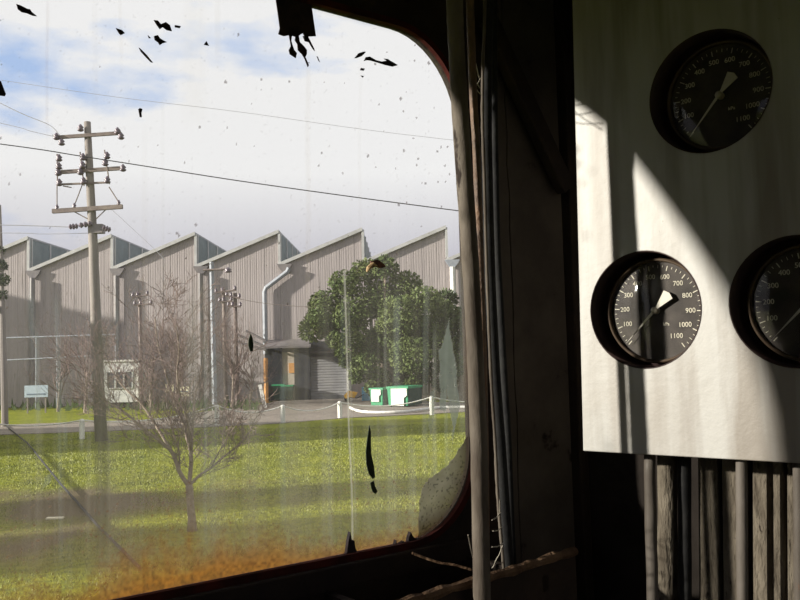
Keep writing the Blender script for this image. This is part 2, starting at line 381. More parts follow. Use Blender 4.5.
def dirt_film():
    NS, NH = 720, 460
    S, H = np.meshgrid(np.linspace(SL+.001, SR-.001, NS), np.linspace(HB+.001, HT-.001, NH))
    base = np.array(W(0, .0125, 0)); P = base + S.ravel()[:, None]*np.array(WA)+H.ravel()[:, None]*np.array((0, 0, 1.0))
    x, y = proj(P)
    s = S.ravel(); h = H.ravel()
    sm = lambda e0, e1, v: np.clip((v-e0)/(e1-e0), 0, 1)**2*(3-2*np.clip((v-e0)/(e1-e0), 0, 1))
    down = sm(150, 420, y)
    st = fbm(x/13+1.2*vnoise(x/50, y/160, 5), y/420, 11, 4)
    st2 = fbm(x/4.2, y/230, 23, 3)
    low = fbm(x/90, y/90, 31, 3)
    al = .04+.04*low+.01*down+down*(.13*np.clip(st-.47, 0, 1)*3*.8+.07*np.clip(st2-.5, 0, 1)*3)
    al += .07*sm(430, 510, y)*sm(120, 280, x)+.02*sm(440, 520, y)
    col = np.tile(np.array((.50, .48, .46)), (len(x), 1))
    def addc(a2, c):
        nonlocal al, col
        a2 = np.clip(a2, 0, .97); na = 1-(1-al)*(1-a2); wgt = np.where(na > 0, a2/np.maximum(na, 1e-5), 0)[:, None]
        col = col*(1-wgt)+np.array(c)*wgt; al = na
    wob = 2.0*(vnoise(x/60, y/70, 77)-.5)
    G1 = lambda x0, wd, y0, y1, a, c, sl=0.0: addc(a*.62*np.exp(-((x+wob-x0-sl*(y-y0))/wd)**4)*sm(y0-12, y0+12, y)*(1-sm(y1-18, y1+18, y))*(.65+.6*fbm(x/3, y/16, int(x0)+3, 2)), c)
    gg = (.2, .21, .15); bl = (.34, .41, .43); tn = (.52, .44, .34); wh = (.55, .54, .52)
    G1(101, 7.5, 330, 560, .75, (.11, .11, .085), .01)
    G1(47, 1.6, 0, 130, .16, (.30, .18, .12)); G1(95, 3, 0, 110, .07, tn); G1(195, 12, 0, 120, .10, (.62, .55, .38), -.01); G1(200, 9, 280, 545, .22, (.28, .29, .25), .03)
    G1(121, 2, 0, 60, .12, tn); G1(218, 3, 0, 60, .10, tn)
    G1(30, 3.5, 290, 345, .32, bl, .06); G1(37, 1.8, 330, 420, .30, bl, .02); G1(57, 2.5, 300, 412, .26, bl, .03); G1(66, 2.0, 420, 450, .25, bl)
    G1(59, 2.2, 350, 560, .18, bl, .01); G1(82, 2.2, 424, 442, .45, (.6, .64, .6)); G1(117, 1.3, 300, 362, .25, bl)
    G1(142, 2.0, 430, 545, .14, bl); G1(192, 5, 300, 430, .25, (.45, .47, .43)); G1(205, 2, 330, 540, .22, bl); G1(213, 4, 360, 545, .25, (.30, .33, .31))
    G1(252, 6, 400, 555, .30, (.24, .24, .18)); G1(292, 7, 330, 560, .28, (.26, .25, .19)); G1(283, 3, 380, 520, .22, bl)
    G1(345, 1.1, 270, 560, .8, (.62, .62, .58), .03); G1(349, 1.1, 300, 530, .30, (.55, .57, .55), .03); G1(343, 2.0, 300, 420, .15, bl)
    G1(386, 1.6, 300, 420, .20, (.5, .55, .5)); G1(397, 3.2, 300, 400, .28, (.42, .50, .50)); G1(391, 4, 420, 540, .22, (.5, .52, .48)); G1(330, 2, 420, 545, .14, bl)
    G1(412, 4, 440, 520, .25, (.5, .52, .48)); G1(426, 3, 280, 470, .25, (.42, .47, .45)); G1(435, 2, 330, 480, .30, (.45, .48, .45)); G1(447, 2, 330, 470, .25, (.45, .5, .47)); G1(463, 3, 260, 430, .3, (.40, .42, .40))
    G1(308, 2.5, 60, 300, .14, tn); G1(360, 2, 60, 240, .06, tn); G1(163, 2, 100, 300, .06, (.5, .5, .4)); G1(145, 3, 130, 340, .07, tn)
    # grey residue left by a peeled film
    edge = (fbm(x/3, y/7, 91, 2)-.5)*3
    for P2, a in (([(449, 318), (450.5, 338), (457, 371), (460, 410), (454, 432), (449, 412), (447, 380), (446, 412), (440, 410), (439, 350), (444.5, 338)], .72),
                  ([(430, 392), (434, 390), (434, 418), (431, 436), (428, 425)], .45), ([(452, 430), (455, 430), (453, 446)], .4),
                  ([(47, 474), (53, 472), (50, 482), (44, 488), (40, 492)], .4)):
        addc(a*inpoly(x+edge, y, P2)*(.8+.3*fbm(x/5, y/5, 4, 2)), (.20, .23, .215))
    col = col*.70
    # rust rising from the sill
    dB = (h-HB); nb = fbm(x/34, y/60, 51, 4); nf = fbm(x/3.2, y/3.2, 61, 3); nv = fbm(x/9, y/45, 71, 3)
    strength = .25+.75*np.exp(-((x-195)/95)**2)+.15*(x < 60)
    reach = (.014+.058*nb*strength+.055*np.clip(nv-.5, 0, 1)*strength)*1.05
    ru = np.exp(-(dB/reach)**1.5)*(.5+.5*strength)
    ru = np.clip((ru-.12-.75*(nf-.42)*(1-ru))*1.5, 0, 1)
    ramp = np.clip(nf*1.6-.35, 0, 1)[:, None]
    addc(np.clip(.38*np.exp(-(dB/.085)**2)*(.5+.9*nb)*np.clip(strength+.1, 0, 1), 0, .5), (.24, .16, .07))
    a2 = np.clip(ru*.88, 0, .9); na = 1-(1-al)*(1-a2); wgt = (a2/np.maximum(na, 1e-5))[:, None]
    col = col*(1-wgt)+(np.array((.30, .125, .022))*ramp+np.array((.12, .05, .014))*(1-ramp))*wgt; al = na
    spk = (fbm(x/1.6, y/1.6, 81, 2) > .78)*(dB < .12)*(nb > .45); addc(spk*.6, (.12, .05, .02))
    # mineral build-up in the lower right corner
    inn = [(480, 425), (469, 425), (467, 436), (463, 443), (456, 454), (450, 463), (440, 471), (430, 478), (422, 489), (419.5, 503), (418.5, 520), (418.5, 534), (414, 546), (480, 560)]
    ins = inpoly(x+edge*.6, y+edge*.6, inn)
    oy = np.sqrt(np.maximum((s-(SR-RC))/RC, 0)**2+np.maximum(((HB+RC)-h)/RC, 0)**2)          # 1 at the frame
    dk = np.clip((oy-.70)/.27, 0, 1)[:, None]; sp2 = (fbm(x/1.7, y/1.7, 17, 2) > .70)[:, None]; mo = (.75+.5*fbm(x/7, y/7, 19, 3))[:, None]
    cc = (np.array((.105, .10, .08))*(1-dk)+np.array((.018, .012, .008))*dk)*mo*np.where(sp2, .25, 1); a3 = np.where(ins, .93, 0)[:, None]
    col = col*(1-a3)+cc*a3; al = np.maximum(al, a3[:, 0])
    rs = np.random.default_rng(5)
    for k in range(110):
        x0, y0 = rs.uniform(0, 470), rs.uniform(0, 330)
        if k > 75: x0, y0 = rs.normal(430, 22), rs.uniform(20, 300)
        addc(.6*(((x-x0)**2+((y-y0)/rs.uniform(.7, 1.6))**2) < rs.uniform(.5, 1.3)**2), (.05, .03, .03))
    # grime close to the frame
    de = np.minimum(SR-s, HT-h); addc(.30*np.exp(-(de/.005)**2)*(.4+nf), (.06, .04, .03))
    al = np.clip(al, 0, .97)
    # rounded corner mask
    me = bpy.data.meshes.new('dirt_film')
    idx = np.arange(NS*NH).reshape(NH, NS)
    q = np.stack([idx[:-1, :-1], idx[:-1, 1:], idx[1:, 1:], idx[1:, :-1]], -1).reshape(-1, 4)
    cs, ch = s[q].mean(1), h[q].mean(1)
    q = q[inpoly(cs, ch, OUT)]
    used = np.unique(q); re = -np.ones(NS*NH, int); re[used] = np.arange(len(used)); q = re[q]; P = P[used]; al = al[used]; col = col[used]
    me.vertices.add(len(P)); me.vertices.foreach_set('co', P.ravel()); me.loops.add(q.size); me.loops.foreach_set('vertex_index', q.ravel().astype(np.int32))
    me.polygons.add(len(q)); me.polygons.foreach_set('loop_start', np.arange(0, q.size, 4, dtype=np.int32)); me.update(calc_edges=True)
    at = me.color_attributes.new('film', 'FLOAT_COLOR', 'POINT'); at.data.foreach_set('color', np.concatenate([col, al[:, None]], 1).astype(np.float32).ravel())
    return link('dirt_film', me, M['film'], win)
dirt_film()

# things stuck on the glass
def stuck(name, polys, m, label, cat, n=.0095, th=.0012, group=None):
    mb = MB(); c = Vector((0, 0, 0)); k = 0
    for P2 in polys:
        mb.prism([wp(x, y, n) for (x, y) in P2], WN*th)
    ob = mb.build(name, m); return tag(ob, label, cat, group)
stuck('peeling_paint_flap', [[(274, -14), (309, -14), (312, 8), (316, 36), (305, 36.5), (303, 33), (300, 35), (297, 37), (290, 35), (284, 36), (278.5, 34), (280, 28), (277.5, 10)],
      [(289, 34), (292, 35), (291.5, 41), (293, 46), (294.5, 50), (297, 53), (296, 58), (293, 56), (290, 54), (289, 50), (291, 46)],
      [(296, 34), (299, 36), (300, 42), (304, 46), (307, 50), (307, 54), (305.5, 57), (309, 65), (308, 67), (304.5, 58), (302, 54), (298, 50), (297.5, 44), (295, 40)],
      [(303, 36), (308, 36), (311, 42), (314, 48), (315, 51), (312.5, 48), (309, 42), (305, 41)], [(317, 56), (318, 57), (320, 62), (318.5, 60)]],
      M['flake'], 'black peeling paint flap with ragged drips hanging at the window top', 'paint flap')
fl = [([[(16.5, 4), (20, 5), (24, 7), (28, 9), (30, 9), (32, 12), (37, 16), (33, 15.5), (27, 13), (22, 12), (18, 9)]], 'largest flake in the top left corner of the glass'),
      ([[(116, 28), (119, 29), (122, 30), (125, 33), (121, 35), (119, 33)]], 'small dark flake between the corner flake and cluster'),
      ([[(154, 20), (158, 20.5), (161, 24), (166, 22), (170, 25), (172, 31), (167, 30), (163, 27), (160, 29), (157, 25)], [(175, 25), (181, 26), (180, 28), (175, 27)]], 'thick black flake at the top of the flake cluster'),
      ([[(154, 36), (158, 35), (160, 38), (163, 40), (167, 42), (163, 43), (160, 45), (158, 42), (155, 40)], [(148, 35), (151, 38), (149, 38)]], 'broken speckled flake under the thick black flake'),
      ([[(139, 47.5), (141, 49), (147, 55), (153, 62.5), (151, 62), (146, 57), (141, 51.5)]], 'thin slanting dark scratch-like flake below the cluster'),
      ([[(204, 44.5), (206.5, 41), (209, 45.5)]], 'tiny triangular flake right of the flake cluster'),
      ([[(138.5, 109), (140, 108), (142.5, 109), (141.5, 113), (142, 117), (140, 117)]], 'tiny grey fleck in the sky above the utility pole'),
      ([[(354.5, 58), (359, 53), (364, 51.5), (366, 52), (362, 56), (357, 58)]], 'short dark sliver left of the long flake near the glass top'),
      ([[(364, 61), (366, 57), (370, 56.5), (376, 60), (382, 61.5), (389, 60), (392, 61.5), (398, 65), (393, 66.5), (386, 65), (378, 62.5), (371, 60.5), (367, 60)], [(384, 58.5), (388, 59), (392, 62), (388, 61)]], 'long wing-shaped flake near the top of the glass'),
      ([[(361, 68), (365, 68.5), (364, 70.5), (360.5, 70)], [(361, 75.5), (364, 76), (363, 77.5)]], 'pair of tiny dots below the wing-shaped flake'),
      ([[(-3, 80), (1, 81), (6, 94), (5, 96), (-3, 95)]], 'grey-black flake cut by the left edge of the picture')]
for P2, lb in fl: stuck('paint_flake', P2, M['flake'], lb+' (paint speck)' if len(lb.split()) < 14 else lb, 'paint flake', group='paint flakes on the window glass')
stuck('dark_sliver', [[(369.6, 425), (371, 432), (371, 445), (371.5, 455), (374, 466), (375.2, 477), (373, 479), (369, 474), (366.5, 464), (366, 452), (367.5, 438)]], M['leafgreen'], 'long curved dark sliver stuck upright on the glass over the lawn', 'sliver')
stuck('dark_sliver', [[(370.5, 483), (374, 480.5), (375, 486), (377.5, 491), (376, 494), (373, 492), (371.5, 488)]], M['leafgreen'], 'short dark sliver just below the long curved one', 'sliver')
stuck('dark_sliver', [[(250.5, 334), (252.5, 337), (253.5, 345), (253, 351), (250.5, 351.5), (248.8, 346), (248.8, 340)]], M['leafgreen'], 'small dark pod-shaped sliver on glass in front of factory downpipe', 'sliver')
dl = thing('dead_moth', wp(375, 265, .008), 'dried brown insect husk stuck on the glass above the leafy tree', 'insect')
mb = MB(); mb.prism([wp(x, y, .004) for x, y in ((371, 261), (378, 259.5), (384, 264), (386, 267), (381, 268), (376, 266.5), (372, 268))], WN*.003); mb.build('wing', M['deadleaf'], dl)
MB().tube([wp(367, 272, .005), wp(368.5, 268, .004), wp(373, 263.5, .004), wp(377, 266, .004)], [.0015, .003, .0028, .001], 6).build('body', mat('tan_husk', (.42, .30, .16), (.3, .2, .1), .8, 90), dl)

# debris heaps on the sill
def heap(cx, pts, lb):
    mb = MB(); P3 = [wp(x, y, .004) for x, y in pts]; mb.prism(P3, WN*.006); tag(mb.build('sill_debris', M['flake']), lb, 'debris', 'dark debris at the bottom of the window')
heap(351, [(342, 566), (343.5, 557), (347, 553), (348.5, 541), (350.5, 532), (352, 541), (354.5, 540.5), (355.5, 548), (358, 553), (359, 562), (356, 566)], 'dark spiky debris at the foot of the thin white streak')
heap(400, [(394, 556), (395, 546), (396.5, 540), (397, 546), (401, 543), (404, 541), (404.5, 552), (402, 556)], 'small dark debris lump on the sill left of the crusted corner')
heap(409, [(406, 556), (408, 545), (409, 537), (411, 532), (413, 536), (416, 539), (419, 538), (421, 550), (418, 556)], 'dark debris lump touching the crust in the window corner')

# small bits on the sill bar: cracked sill strip below the glass
tag(MB().box(W((SL+SR)/2-.02, -.004, HB-.022), (SR-SL+.1, .012, .03), WA, WN).build('trim_3', M['cabblack'], bevel=.002), kind='structure')

# ------------------------------------------------------------ pipes by the window
def pts_at(lst, dep): return [Y(x, y, dep) for x, y in lst]
def smooth_path(p, n=6):
    o = []; p = [p[0]]+p+[p[-1]]
    for i in range(1, len(p)-2):
        for k in range(n):
            t = k/n; a, b, c, d = p[i-1], p[i], p[i+1], p[i+2]
            o.append(.5*((2*b)+(c-a)*t+(2*a-5*b+4*c-d)*t*t+(3*b-a-3*c+d)*t**3))
    return o+[p[-2]]
def pipe(name, lst, dep, r, m, label, cat='pipe', seg=16, extra=True, jit=0):
    P3 = [Y(x, y, dep+(q[0] if q else 0)) for x, y, *q in lst]
    P3 = smooth_path(P3, 8)
    rr = [r*(1+random.uniform(-jit, jit)) for _ in P3]
    return tag(MB().tube(P3, rr, seg).build(name, m, smooth=True), label, cat)
D1 = 1.00
pipe('steam_pipe', [(450, -170), (452, -60), (454.5, 0), (457, 60), (462.5, 150), (469, 240), (473.5, 320), (477, 400), (479, 450), (480.5, 530), (482, 600), (484, 740)], D1, .0104, M['pipedark'], 'thickest grey dusty upright pipe along the window edge', jit=.03)
pipe('rusty_conduit', [(466, -170), (470, 0), (473.5, 100), (476.5, 150), (479, 230), (481, 300), (484, 420), (486, 600), (488, 740)], D1+.02, .0052, M['rustpipe'], 'thin rusty brown conduit just right of the thickest window pipe', 'conduit')
pipe('control_cable', [(488, -170), (488, 0), (487, 60), (486.5, 120), (487.5, 180), (489, 240), (491, 300), (495, 375), (500, 440), (504, 500), (508, 560), (512, 620), (515, 740)], D1+.11, .0074, M['cable'], 'black rubber cable with a lit edge hanging right of the grey pipe', 'cable')
pipe('thin_tube', [(484, -170), (485, 0), (483, 60), (482.5, 120), (484.5, 180), (486, 240), (488, 300), (491, 375), (495, 440), (498, 500), (503, 560), (507, 620), (510, 740)], D1+.09, .0022, M['pipedark'], 'thin pale tube running against the black rubber cable', 'tube', jit=.15)
pipe('second_cable', [(494, -170), (494, 0), (494.5, 120), (497, 240), (500, 300), (504, 375), (508, 440), (511, 520), (514, 600), (516, 740)], D1+.16, .005, M['cable'], 'thinner black cable behind, showing right of the black rubber cable', 'cable')
# diagonal brace high on the wall
p0 = wp(488, 20, -.03); p1 = wp(566, 190, -.03)
dv = (p1-p0).normalized()
tag(MB().box((p0+p1)/2, ((p1-p0).length, .02, .03), dv, WN, dv.cross(WN)).build('brace_bar', M['cabblack'], bevel=.003), 'dark diagonal brace bar high on the wall right of the window', 'brace')
# ledge below window
a = W(.15, -.0, 0)
lo = thing('wall_ledge', W(.7, -.05, -.36), 'dark rusty steel ledge along the wall under the window', 'ledge')
def lp(px, py, n): return hit(px, py, WN, WD+n)
q0, q1 = lp(420, 598, -.16), lp(575, 551, -.16)
q0e = q0-(q1-q0)*1.2; q1e = q1+(q1-q0)*.0
for t in (.1, .5, .9):
    q = q0e.lerp(q1e, t); MB().box(q+WN*.08+Vector((0, 0, -.03)), (.012, .16, .02), WA, WN).build('bracket', M['cabblack'], lo)
P3 = [q0e.lerp(q1e, t/40)+Vector((0, 0, random.uniform(-.001, .001))) for t in range(41)]
MB().tube(P3, [.006*random.uniform(.8, 1.25) for _ in P3], 8).build('rusty_rim', M['ledge'], lo)
mb = MB(); mb.prism([q0e, q1e, q1e+Vector((0, 0, -.35)), q0e+Vector((0, 0, -.35))], WN*.012); mb.build('apron_plate', M['cabblack'], lo)
pipe('sill_wire', [(412, 553), (425, 558), (441, 563), (455, 565), (472, 570)], 1.05, .0016, M['ledge'], 'thin rusty wire lying on the ledge behind the grey pipe', 'wire')
# cobwebs
mb = MB()
for a_, b_ in (((492, 520), (501, 512)), ((492, 547), (503, 543)), ((503, 545), (496, 560)), ((496, 560), (492, 568)), ((500, 500), (500, 512)), ((493, 531), (502, 527)), ((468, 535), (473, 558)), ((470, 70), (480, 88)), ((472, 90), (481, 78)), ((474, 84), (481, 95)), ((475, 60), (480, 80))):
    A = Y(*a_, D1+.03); B = Y(*b_, D1+.08); mid = (A+B)/2+Vector((0, 0, -.002)); mb.tube([A, mid, B], .0007, 5)
tag(mb.build('cobweb', M['web']), 'dusty cobweb strands strung between the upright pipe and black cable', 'cobweb', kind='stuff')

# ------------------------------------------------------------ instrument panel
pa, pb = pp(572, 0), pp(583, 451); upv = (pa-pb).normalized(); pr = pp(800, 463.5); rt = (pr-pb).normalized()
TOP = .80; WID = .56
pq = [pb, pb+rt*WID, pb+rt*WID+upv*TOP, pb+upv*TOP]
def gring(c, r, n, off=0.0, seg=56): return [c+PN*off+(PU*cos(2*pi*k/seg)+Vector((0, 0, 1))*sin(2*pi*k/seg))*r for k in range(seg)]
gc = [pp(708, 91.5), pp(643.4, 309.6), pp(796.5, 301.5)]; HR = .0747
pan = thing('instrument_panel', pb+rt*WID/2, 'stained white steel gauge box mounted on the front wall of the cab', 'instrument panel')
MB().holed(pq, [gring(c, HR, 0) for c in gc], PN*.004).build('face_plate', M['panel'], pan, bevel=.0012)
mb = MB(); th = .004; dpt = .225
for (a, b, inn_) in ((pq[0], pq[1], upv), (pq[1], pq[2], -rt), (pq[2], pq[3], -upv), (pq[3], pq[0], rt)):
    mb.prism([a+PN*.004, b+PN*.004, b+PN*dpt, a+PN*dpt], inn_*th)
mb.build('box_side', M['panel'], pan)

def text_mesh(s, size, origin, X, Z, m, parent, name='numeral', ext=.0004):
    cu = bpy.data.curves.new(name, 'FONT'); cu.body = s; cu.size = size; cu.offset = 0; cu.align_x = 'CENTER'; cu.align_y = 'CENTER'; cu.extrude = ext; cu.resolution_u = 3
    tmp = bpy.data.objects.new('tmp', cu); C.objects.link(tmp)
    dg = bpy.context.evaluated_depsgraph_get(); dg.update()
    me = bpy.data.meshes.new_from_object(tmp.evaluated_get(dg)); bpy.data.objects.remove(tmp)
    Nn = X.cross(Z); Mx = Matrix((X, Z, Nn)).transposed().to_4x4(); Mx.translation = origin
    me.transform(Mx); return link(name, me, m, parent)
UP = Vector((0, 0, 1))
def gauge(c, ang1, label):
    ang0 = 226
    g = thing('pressure_gauge', c, label, 'gauge', 'round pressure gauges in the white panel')
    cen = c
    MB().lathe(cen, PN, [(HR+.0005, -.0005), (HR-.0008, -.0005), (HR-.0012, .022), (HR-.0012, .050), (0.001, .050)], 56).build('case', M['gauge_case'], g, smooth=True)
    cd = cen+PU*.0055-UP*.0010
    MB().lathe(cd, PN, [(.0680, .024), (.0668, .0205), (.0648, .0200), (.0636, .0225), (.0636, .030), (.0680, .030)], 56).build('bezel', M['bezel'], g, smooth=True)
    dd = .0275
    MB().prism(gring(cd, .0640, 0, dd), PN*.001).build('dial', M['dial'], g)
    fd = cd+PN*(dd-.0003)
    def dirv(a): return PU*cos(a)+UP*sin(a)
    def A(v): return radians(ang0-v/1100*280)
    mb = MB()
    for i in range(0, 45):
        v_ = i*25; big = v_ % 100 == 0; mid = v_ % 50 == 0
        a = A(v_); d = dirv(a); r1 = .0590; r0 = .0525 if big else .0550 if mid else .0562
        mb.box(fd+d*((r0+r1)/2), (r1-r0, .0011 if big else .0007, .0005), d, PN.cross(d), PN)
    mb.build('tick_marks', M['dialwhite'], g)['kind'] = 'stuff'
    for v_ in range(100, 1200, 100):
        d = dirv(A(v_)); rr = .0445 if v_ < 1000 else .0415
        text_mesh(str(v_), .0088, fd+d*rr, PU, UP, M['dialwhite'], g)
    text_mesh('kPa', .0060, fd-UP*.018+PU*.012, PU, UP, M['dialwhite'], g, 'unit_mark')
    a = radians(ang1); d = dirv(a); e = PN.cross(d); zz = fd-PN*.0070
    MB().prism([zz+d*.0600, zz+d*.004+e*.0017, zz-d*.006+e*.0019, zz-d*.0275+e*.0078, zz-d*.0300, zz-d*.0275-e*.0078, zz-d*.006-e*.0019, zz+d*.004-e*.0017], -PN*.0008).build('needle', M['needle'], g)
    MB().lathe(fd-PN*.0100, PN, [(.0001, 0), (.0036, 0), (.0045, .0015), (.0045, .0098)], 24).build('hub', M['hub'], g, smooth=True)
    MB().lathe(cd, PN, [(.0001, .0135), (.03, .0145), (.055, .0175), (.0640, .0205)], 48).build('glass', M['lens'], g, smooth=True)
    return g
gauge(gc[0], 229, 'shadowed upper gauge, needle pointing lower left, highest on the panel')
gauge(gc[1], 225, 'sunlit lower left gauge with cream numerals nearest the panel edge')
gauge(gc[2], 225, 'dim lower right gauge cut off by the right edge of the picture')

# ------------------------------------------------------------ pipes and ribs under the panel
def vert(name, x0, x1, off, ytop, m, label, cat, shape='tube', xs=2.5, jit=.0, flat=None):
    """upright piece whose front seen width runs x0..x1 at y~500"""
    A = pp((x0+x1)/2-xs*.4, ytop, off); B = pp((x0+x1)/2+xs, 640, off)
    w_ = (pp(x1, 500, off)-pp(x0, 500, off)).length
    B = A+(B-A)*2.2; n = 22; P3 = [A.lerp(B, k/n)+PU*random.uniform(-jit, jit) for k in range(n+1)]
    mb = MB()
    if shape == 'tube': mb.tube(P3, [w_/2*.97*random.uniform(.97, 1.03) for _ in P3], 16)
    elif shape == 'box':
        d = (B-A).normalized(); mb.box((A+B)/2+PN*(flat/2), (w_, flat or .02, (B-A).length), PU, PN, d)
    elif shape == 'grooved':
        d = (B-A).normalized(); prof = [(-.5, .0), (-.5, -.95), (-.44, -1), (.0, -1.0), (.08, -.93), (.16, -.93), (.22, -1.0), (.42, -1), (.5, -.95), (.5, 0)]
        fl_ = flat or .02; poly = [A+PU*(p[0]*w_)+PN*(p[1]*fl_+fl_) for p in prof]; mb.prism(poly, B-A)
    return tag(mb.build(name, m, smooth=(shape == 'tube'), bevel=0.0015 if shape == 'box' else 0), label, cat)
vert('air_pipe', 645, 656, .045, 452, M['pipe'], 'thin grey air pipe under the left end of the gauge panel', 'pipe', jit=.0006)
vert('cable_channel', 658, 677, .092, 440, M['rib'], 'broad half-round channel beside the thin pipe under the panel', 'channel', xs=0)
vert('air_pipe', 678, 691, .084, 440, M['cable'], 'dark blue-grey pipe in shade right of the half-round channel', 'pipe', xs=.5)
vert('wall_rib', 698, 717, .094, 440, M['rib'], 'rough brown rib with dark pits below the panel, left of the dark gap', 'rib', 'box', xs=1.5, flat=.14)
vert('wall_rib', 722, 737, .094, 440, M['rib'], 'narrow rough brown rib just left of the bright grey pipe', 'rib', 'box', xs=2, flat=.14)
vert('air_pipe', 736, 747.5, .022, 440, M['pipe'], 'bright smooth grey pipe standing midway under the gauge panel', 'pipe', xs=1)
vert('wall_rib', 751, 782, .094, 440, M['rib'], 'widest rough rib with a vertical groove near the right edge', 'rib', 'grooved', xs=.8, flat=.14)
vert('wall_rib', 787, 799, .094, 440, M['rib'], 'rough rib half hidden by the rightmost pipe under the panel', 'rib', 'box', xs=.8, flat=.14)
vert('air_pipe', 793, 806, .04, 440, M['pipe'], 'rightmost grey pipe under the panel, cut by the picture edge', 'pipe', xs=.8)

# ============================================================ OUTSIDE
# ground
NX, NY = 230, 180
gx = np.linspace(-42, 22, NX); gy = np.linspace(6, 46, NY); GX, GY = np.meshgrid(gx, gy)
gz = .05*(fbm(GX/1.3+50, GY/1.3, 3, 3)-.5); ed = np.minimum(np.minimum(GX+42, 22-GX), np.minimum(GY-6, 46-GY)); gz = gz*np.clip(ed/2, 0, 1)
Pg = np.stack([GX, GY, gz], -1).reshape(-1, 3); px_, py_ = proj(Pg)
def blob(cx, cy, rx, ry): return np.exp(-(((px_-cx)/rx)**2+((py_-cy)/ry)**2)**1.5)
worn = .95*blob(40, 505, 130, 16)+.9*blob(60, 548, 110, 26)+.45*blob(150, 498, 60, 10)+.35*blob(330, 500, 120, 12)+.3*blob(130, 530, 70, 10)
nz_ = fbm(GX.ravel()/1.1+9, GY.ravel()/2.2, 15, 4); worn = np.clip((worn*1.3+(nz_-.62)*1.9), 0, 1)*.9
worn = np.maximum(worn, np.clip((nz_-.66)*3, 0, .35))
idx = np.arange(NX*NY).reshape(NY, NX); q = np.stack([idx[:-1, :-1], idx[:-1, 1:], idx[1:, 1:], idx[1:, :-1]], -1).reshape(-1, 4)
me = bpy.data.meshes.new('lawn'); me.from_pydata(Pg.tolist(), [], q.tolist())
at = me.attributes.new('worn', 'FLOAT', 'POINT'); at.data.foreach_set('value', worn.astype(np.float32))
for p in me.polygons: p.use_smooth = True
tag(link('lawn', me, M['lawn']), kind='structure')
tag(MB().box((0, 150, -.30), (600, 500, .5)).build('ground', M['lawn']), kind='structure')
# grass blades
def blades(n):
    u = rng.random(n); X = rng.uniform(-40, 20, n*2); Yy = 9+ (rng.random(n*2)**1.5)*27
    keep = (np.abs(X+1)/Yy < .62) & (X/Yy < .16); X = X[keep][:n]; Yy = Yy[keep][:n]; n = len(X)
    pw = np.stack([X, Yy, np.zeros(n)], -1); a, b = proj(pw)
    nzv = fbm(X/1.1+9, Yy/2.2, 15, 4); wv = .95*np.exp(-(((a-40)/130)**2+((b-505)/16)**2)**1.5)+.9*np.exp(-(((a-60)/110)**2+((b-548)/26)**2)**1.5)
    k = rng.random(n) > wv*1.3+(nzv-.6)*2; X = X[k]; Yy = Yy[k]; n = len(X)
    h = rng.uniform(.02, .055, n); an = rng.uniform(0, 2*pi, n); wd = .005+Yy*.00045; lean = rng.normal(0, .02, (n, 2))
    V = np.zeros((n, 3, 3)); V[:, 0] = np.stack([X-np.cos(an)*wd, Yy-np.sin(an)*wd, np.full(n, -.02)], -1); V[:, 1] = np.stack([X+np.cos(an)*wd, Yy+np.sin(an)*wd, np.full(n, -.02)], -1)
    V[:, 2] = np.stack([X+lean[:, 0], Yy+lean[:, 1], h], -1)
    me = bpy.data.meshes.new('grass'); me.vertices.add(n*3); me.vertices.foreach_set('co', V.ravel()); me.loops.add(n*3); me.loops.foreach_set('vertex_index', np.arange(n*3, dtype=np.int32))
    me.polygons.add(n); me.polygons.foreach_set('loop_start', np.arange(0, n*3, 3, dtype=np.int32)); me.update(calc_edges=True)
    return tag(link('grass', me, M['blade']), 'short yellow-green grass growing on the lawn outside', 'grass', kind='stuff')
blades(260000)
# road and yard, verge
def sheet(name, P2, z, m, n=1):
    return tag(MB().prism([G(x, y, z) for x, y in P2], Vector((0, 0, -.03))).build(name, m), kind='structure')
sheet('road', [(-120, 440.5), (0, 434.5), (100, 431), (200, 427), (280, 423), (350, 417.5), (440, 413), (520, 408), (520, 404), (440, 402), (350, 394), (300, 397), (262, 404), (200, 412), (160, 419), (100, 421), (0, 425), (-120, 430)], .03, M['road'])
sheet('yard', [(-60, 409), (60, 406), (160, 404), (262, 402), (300, 397), (350, 394), (520, 396), (520, 388), (400, 388), (-60, 400)], .02, M['road'])

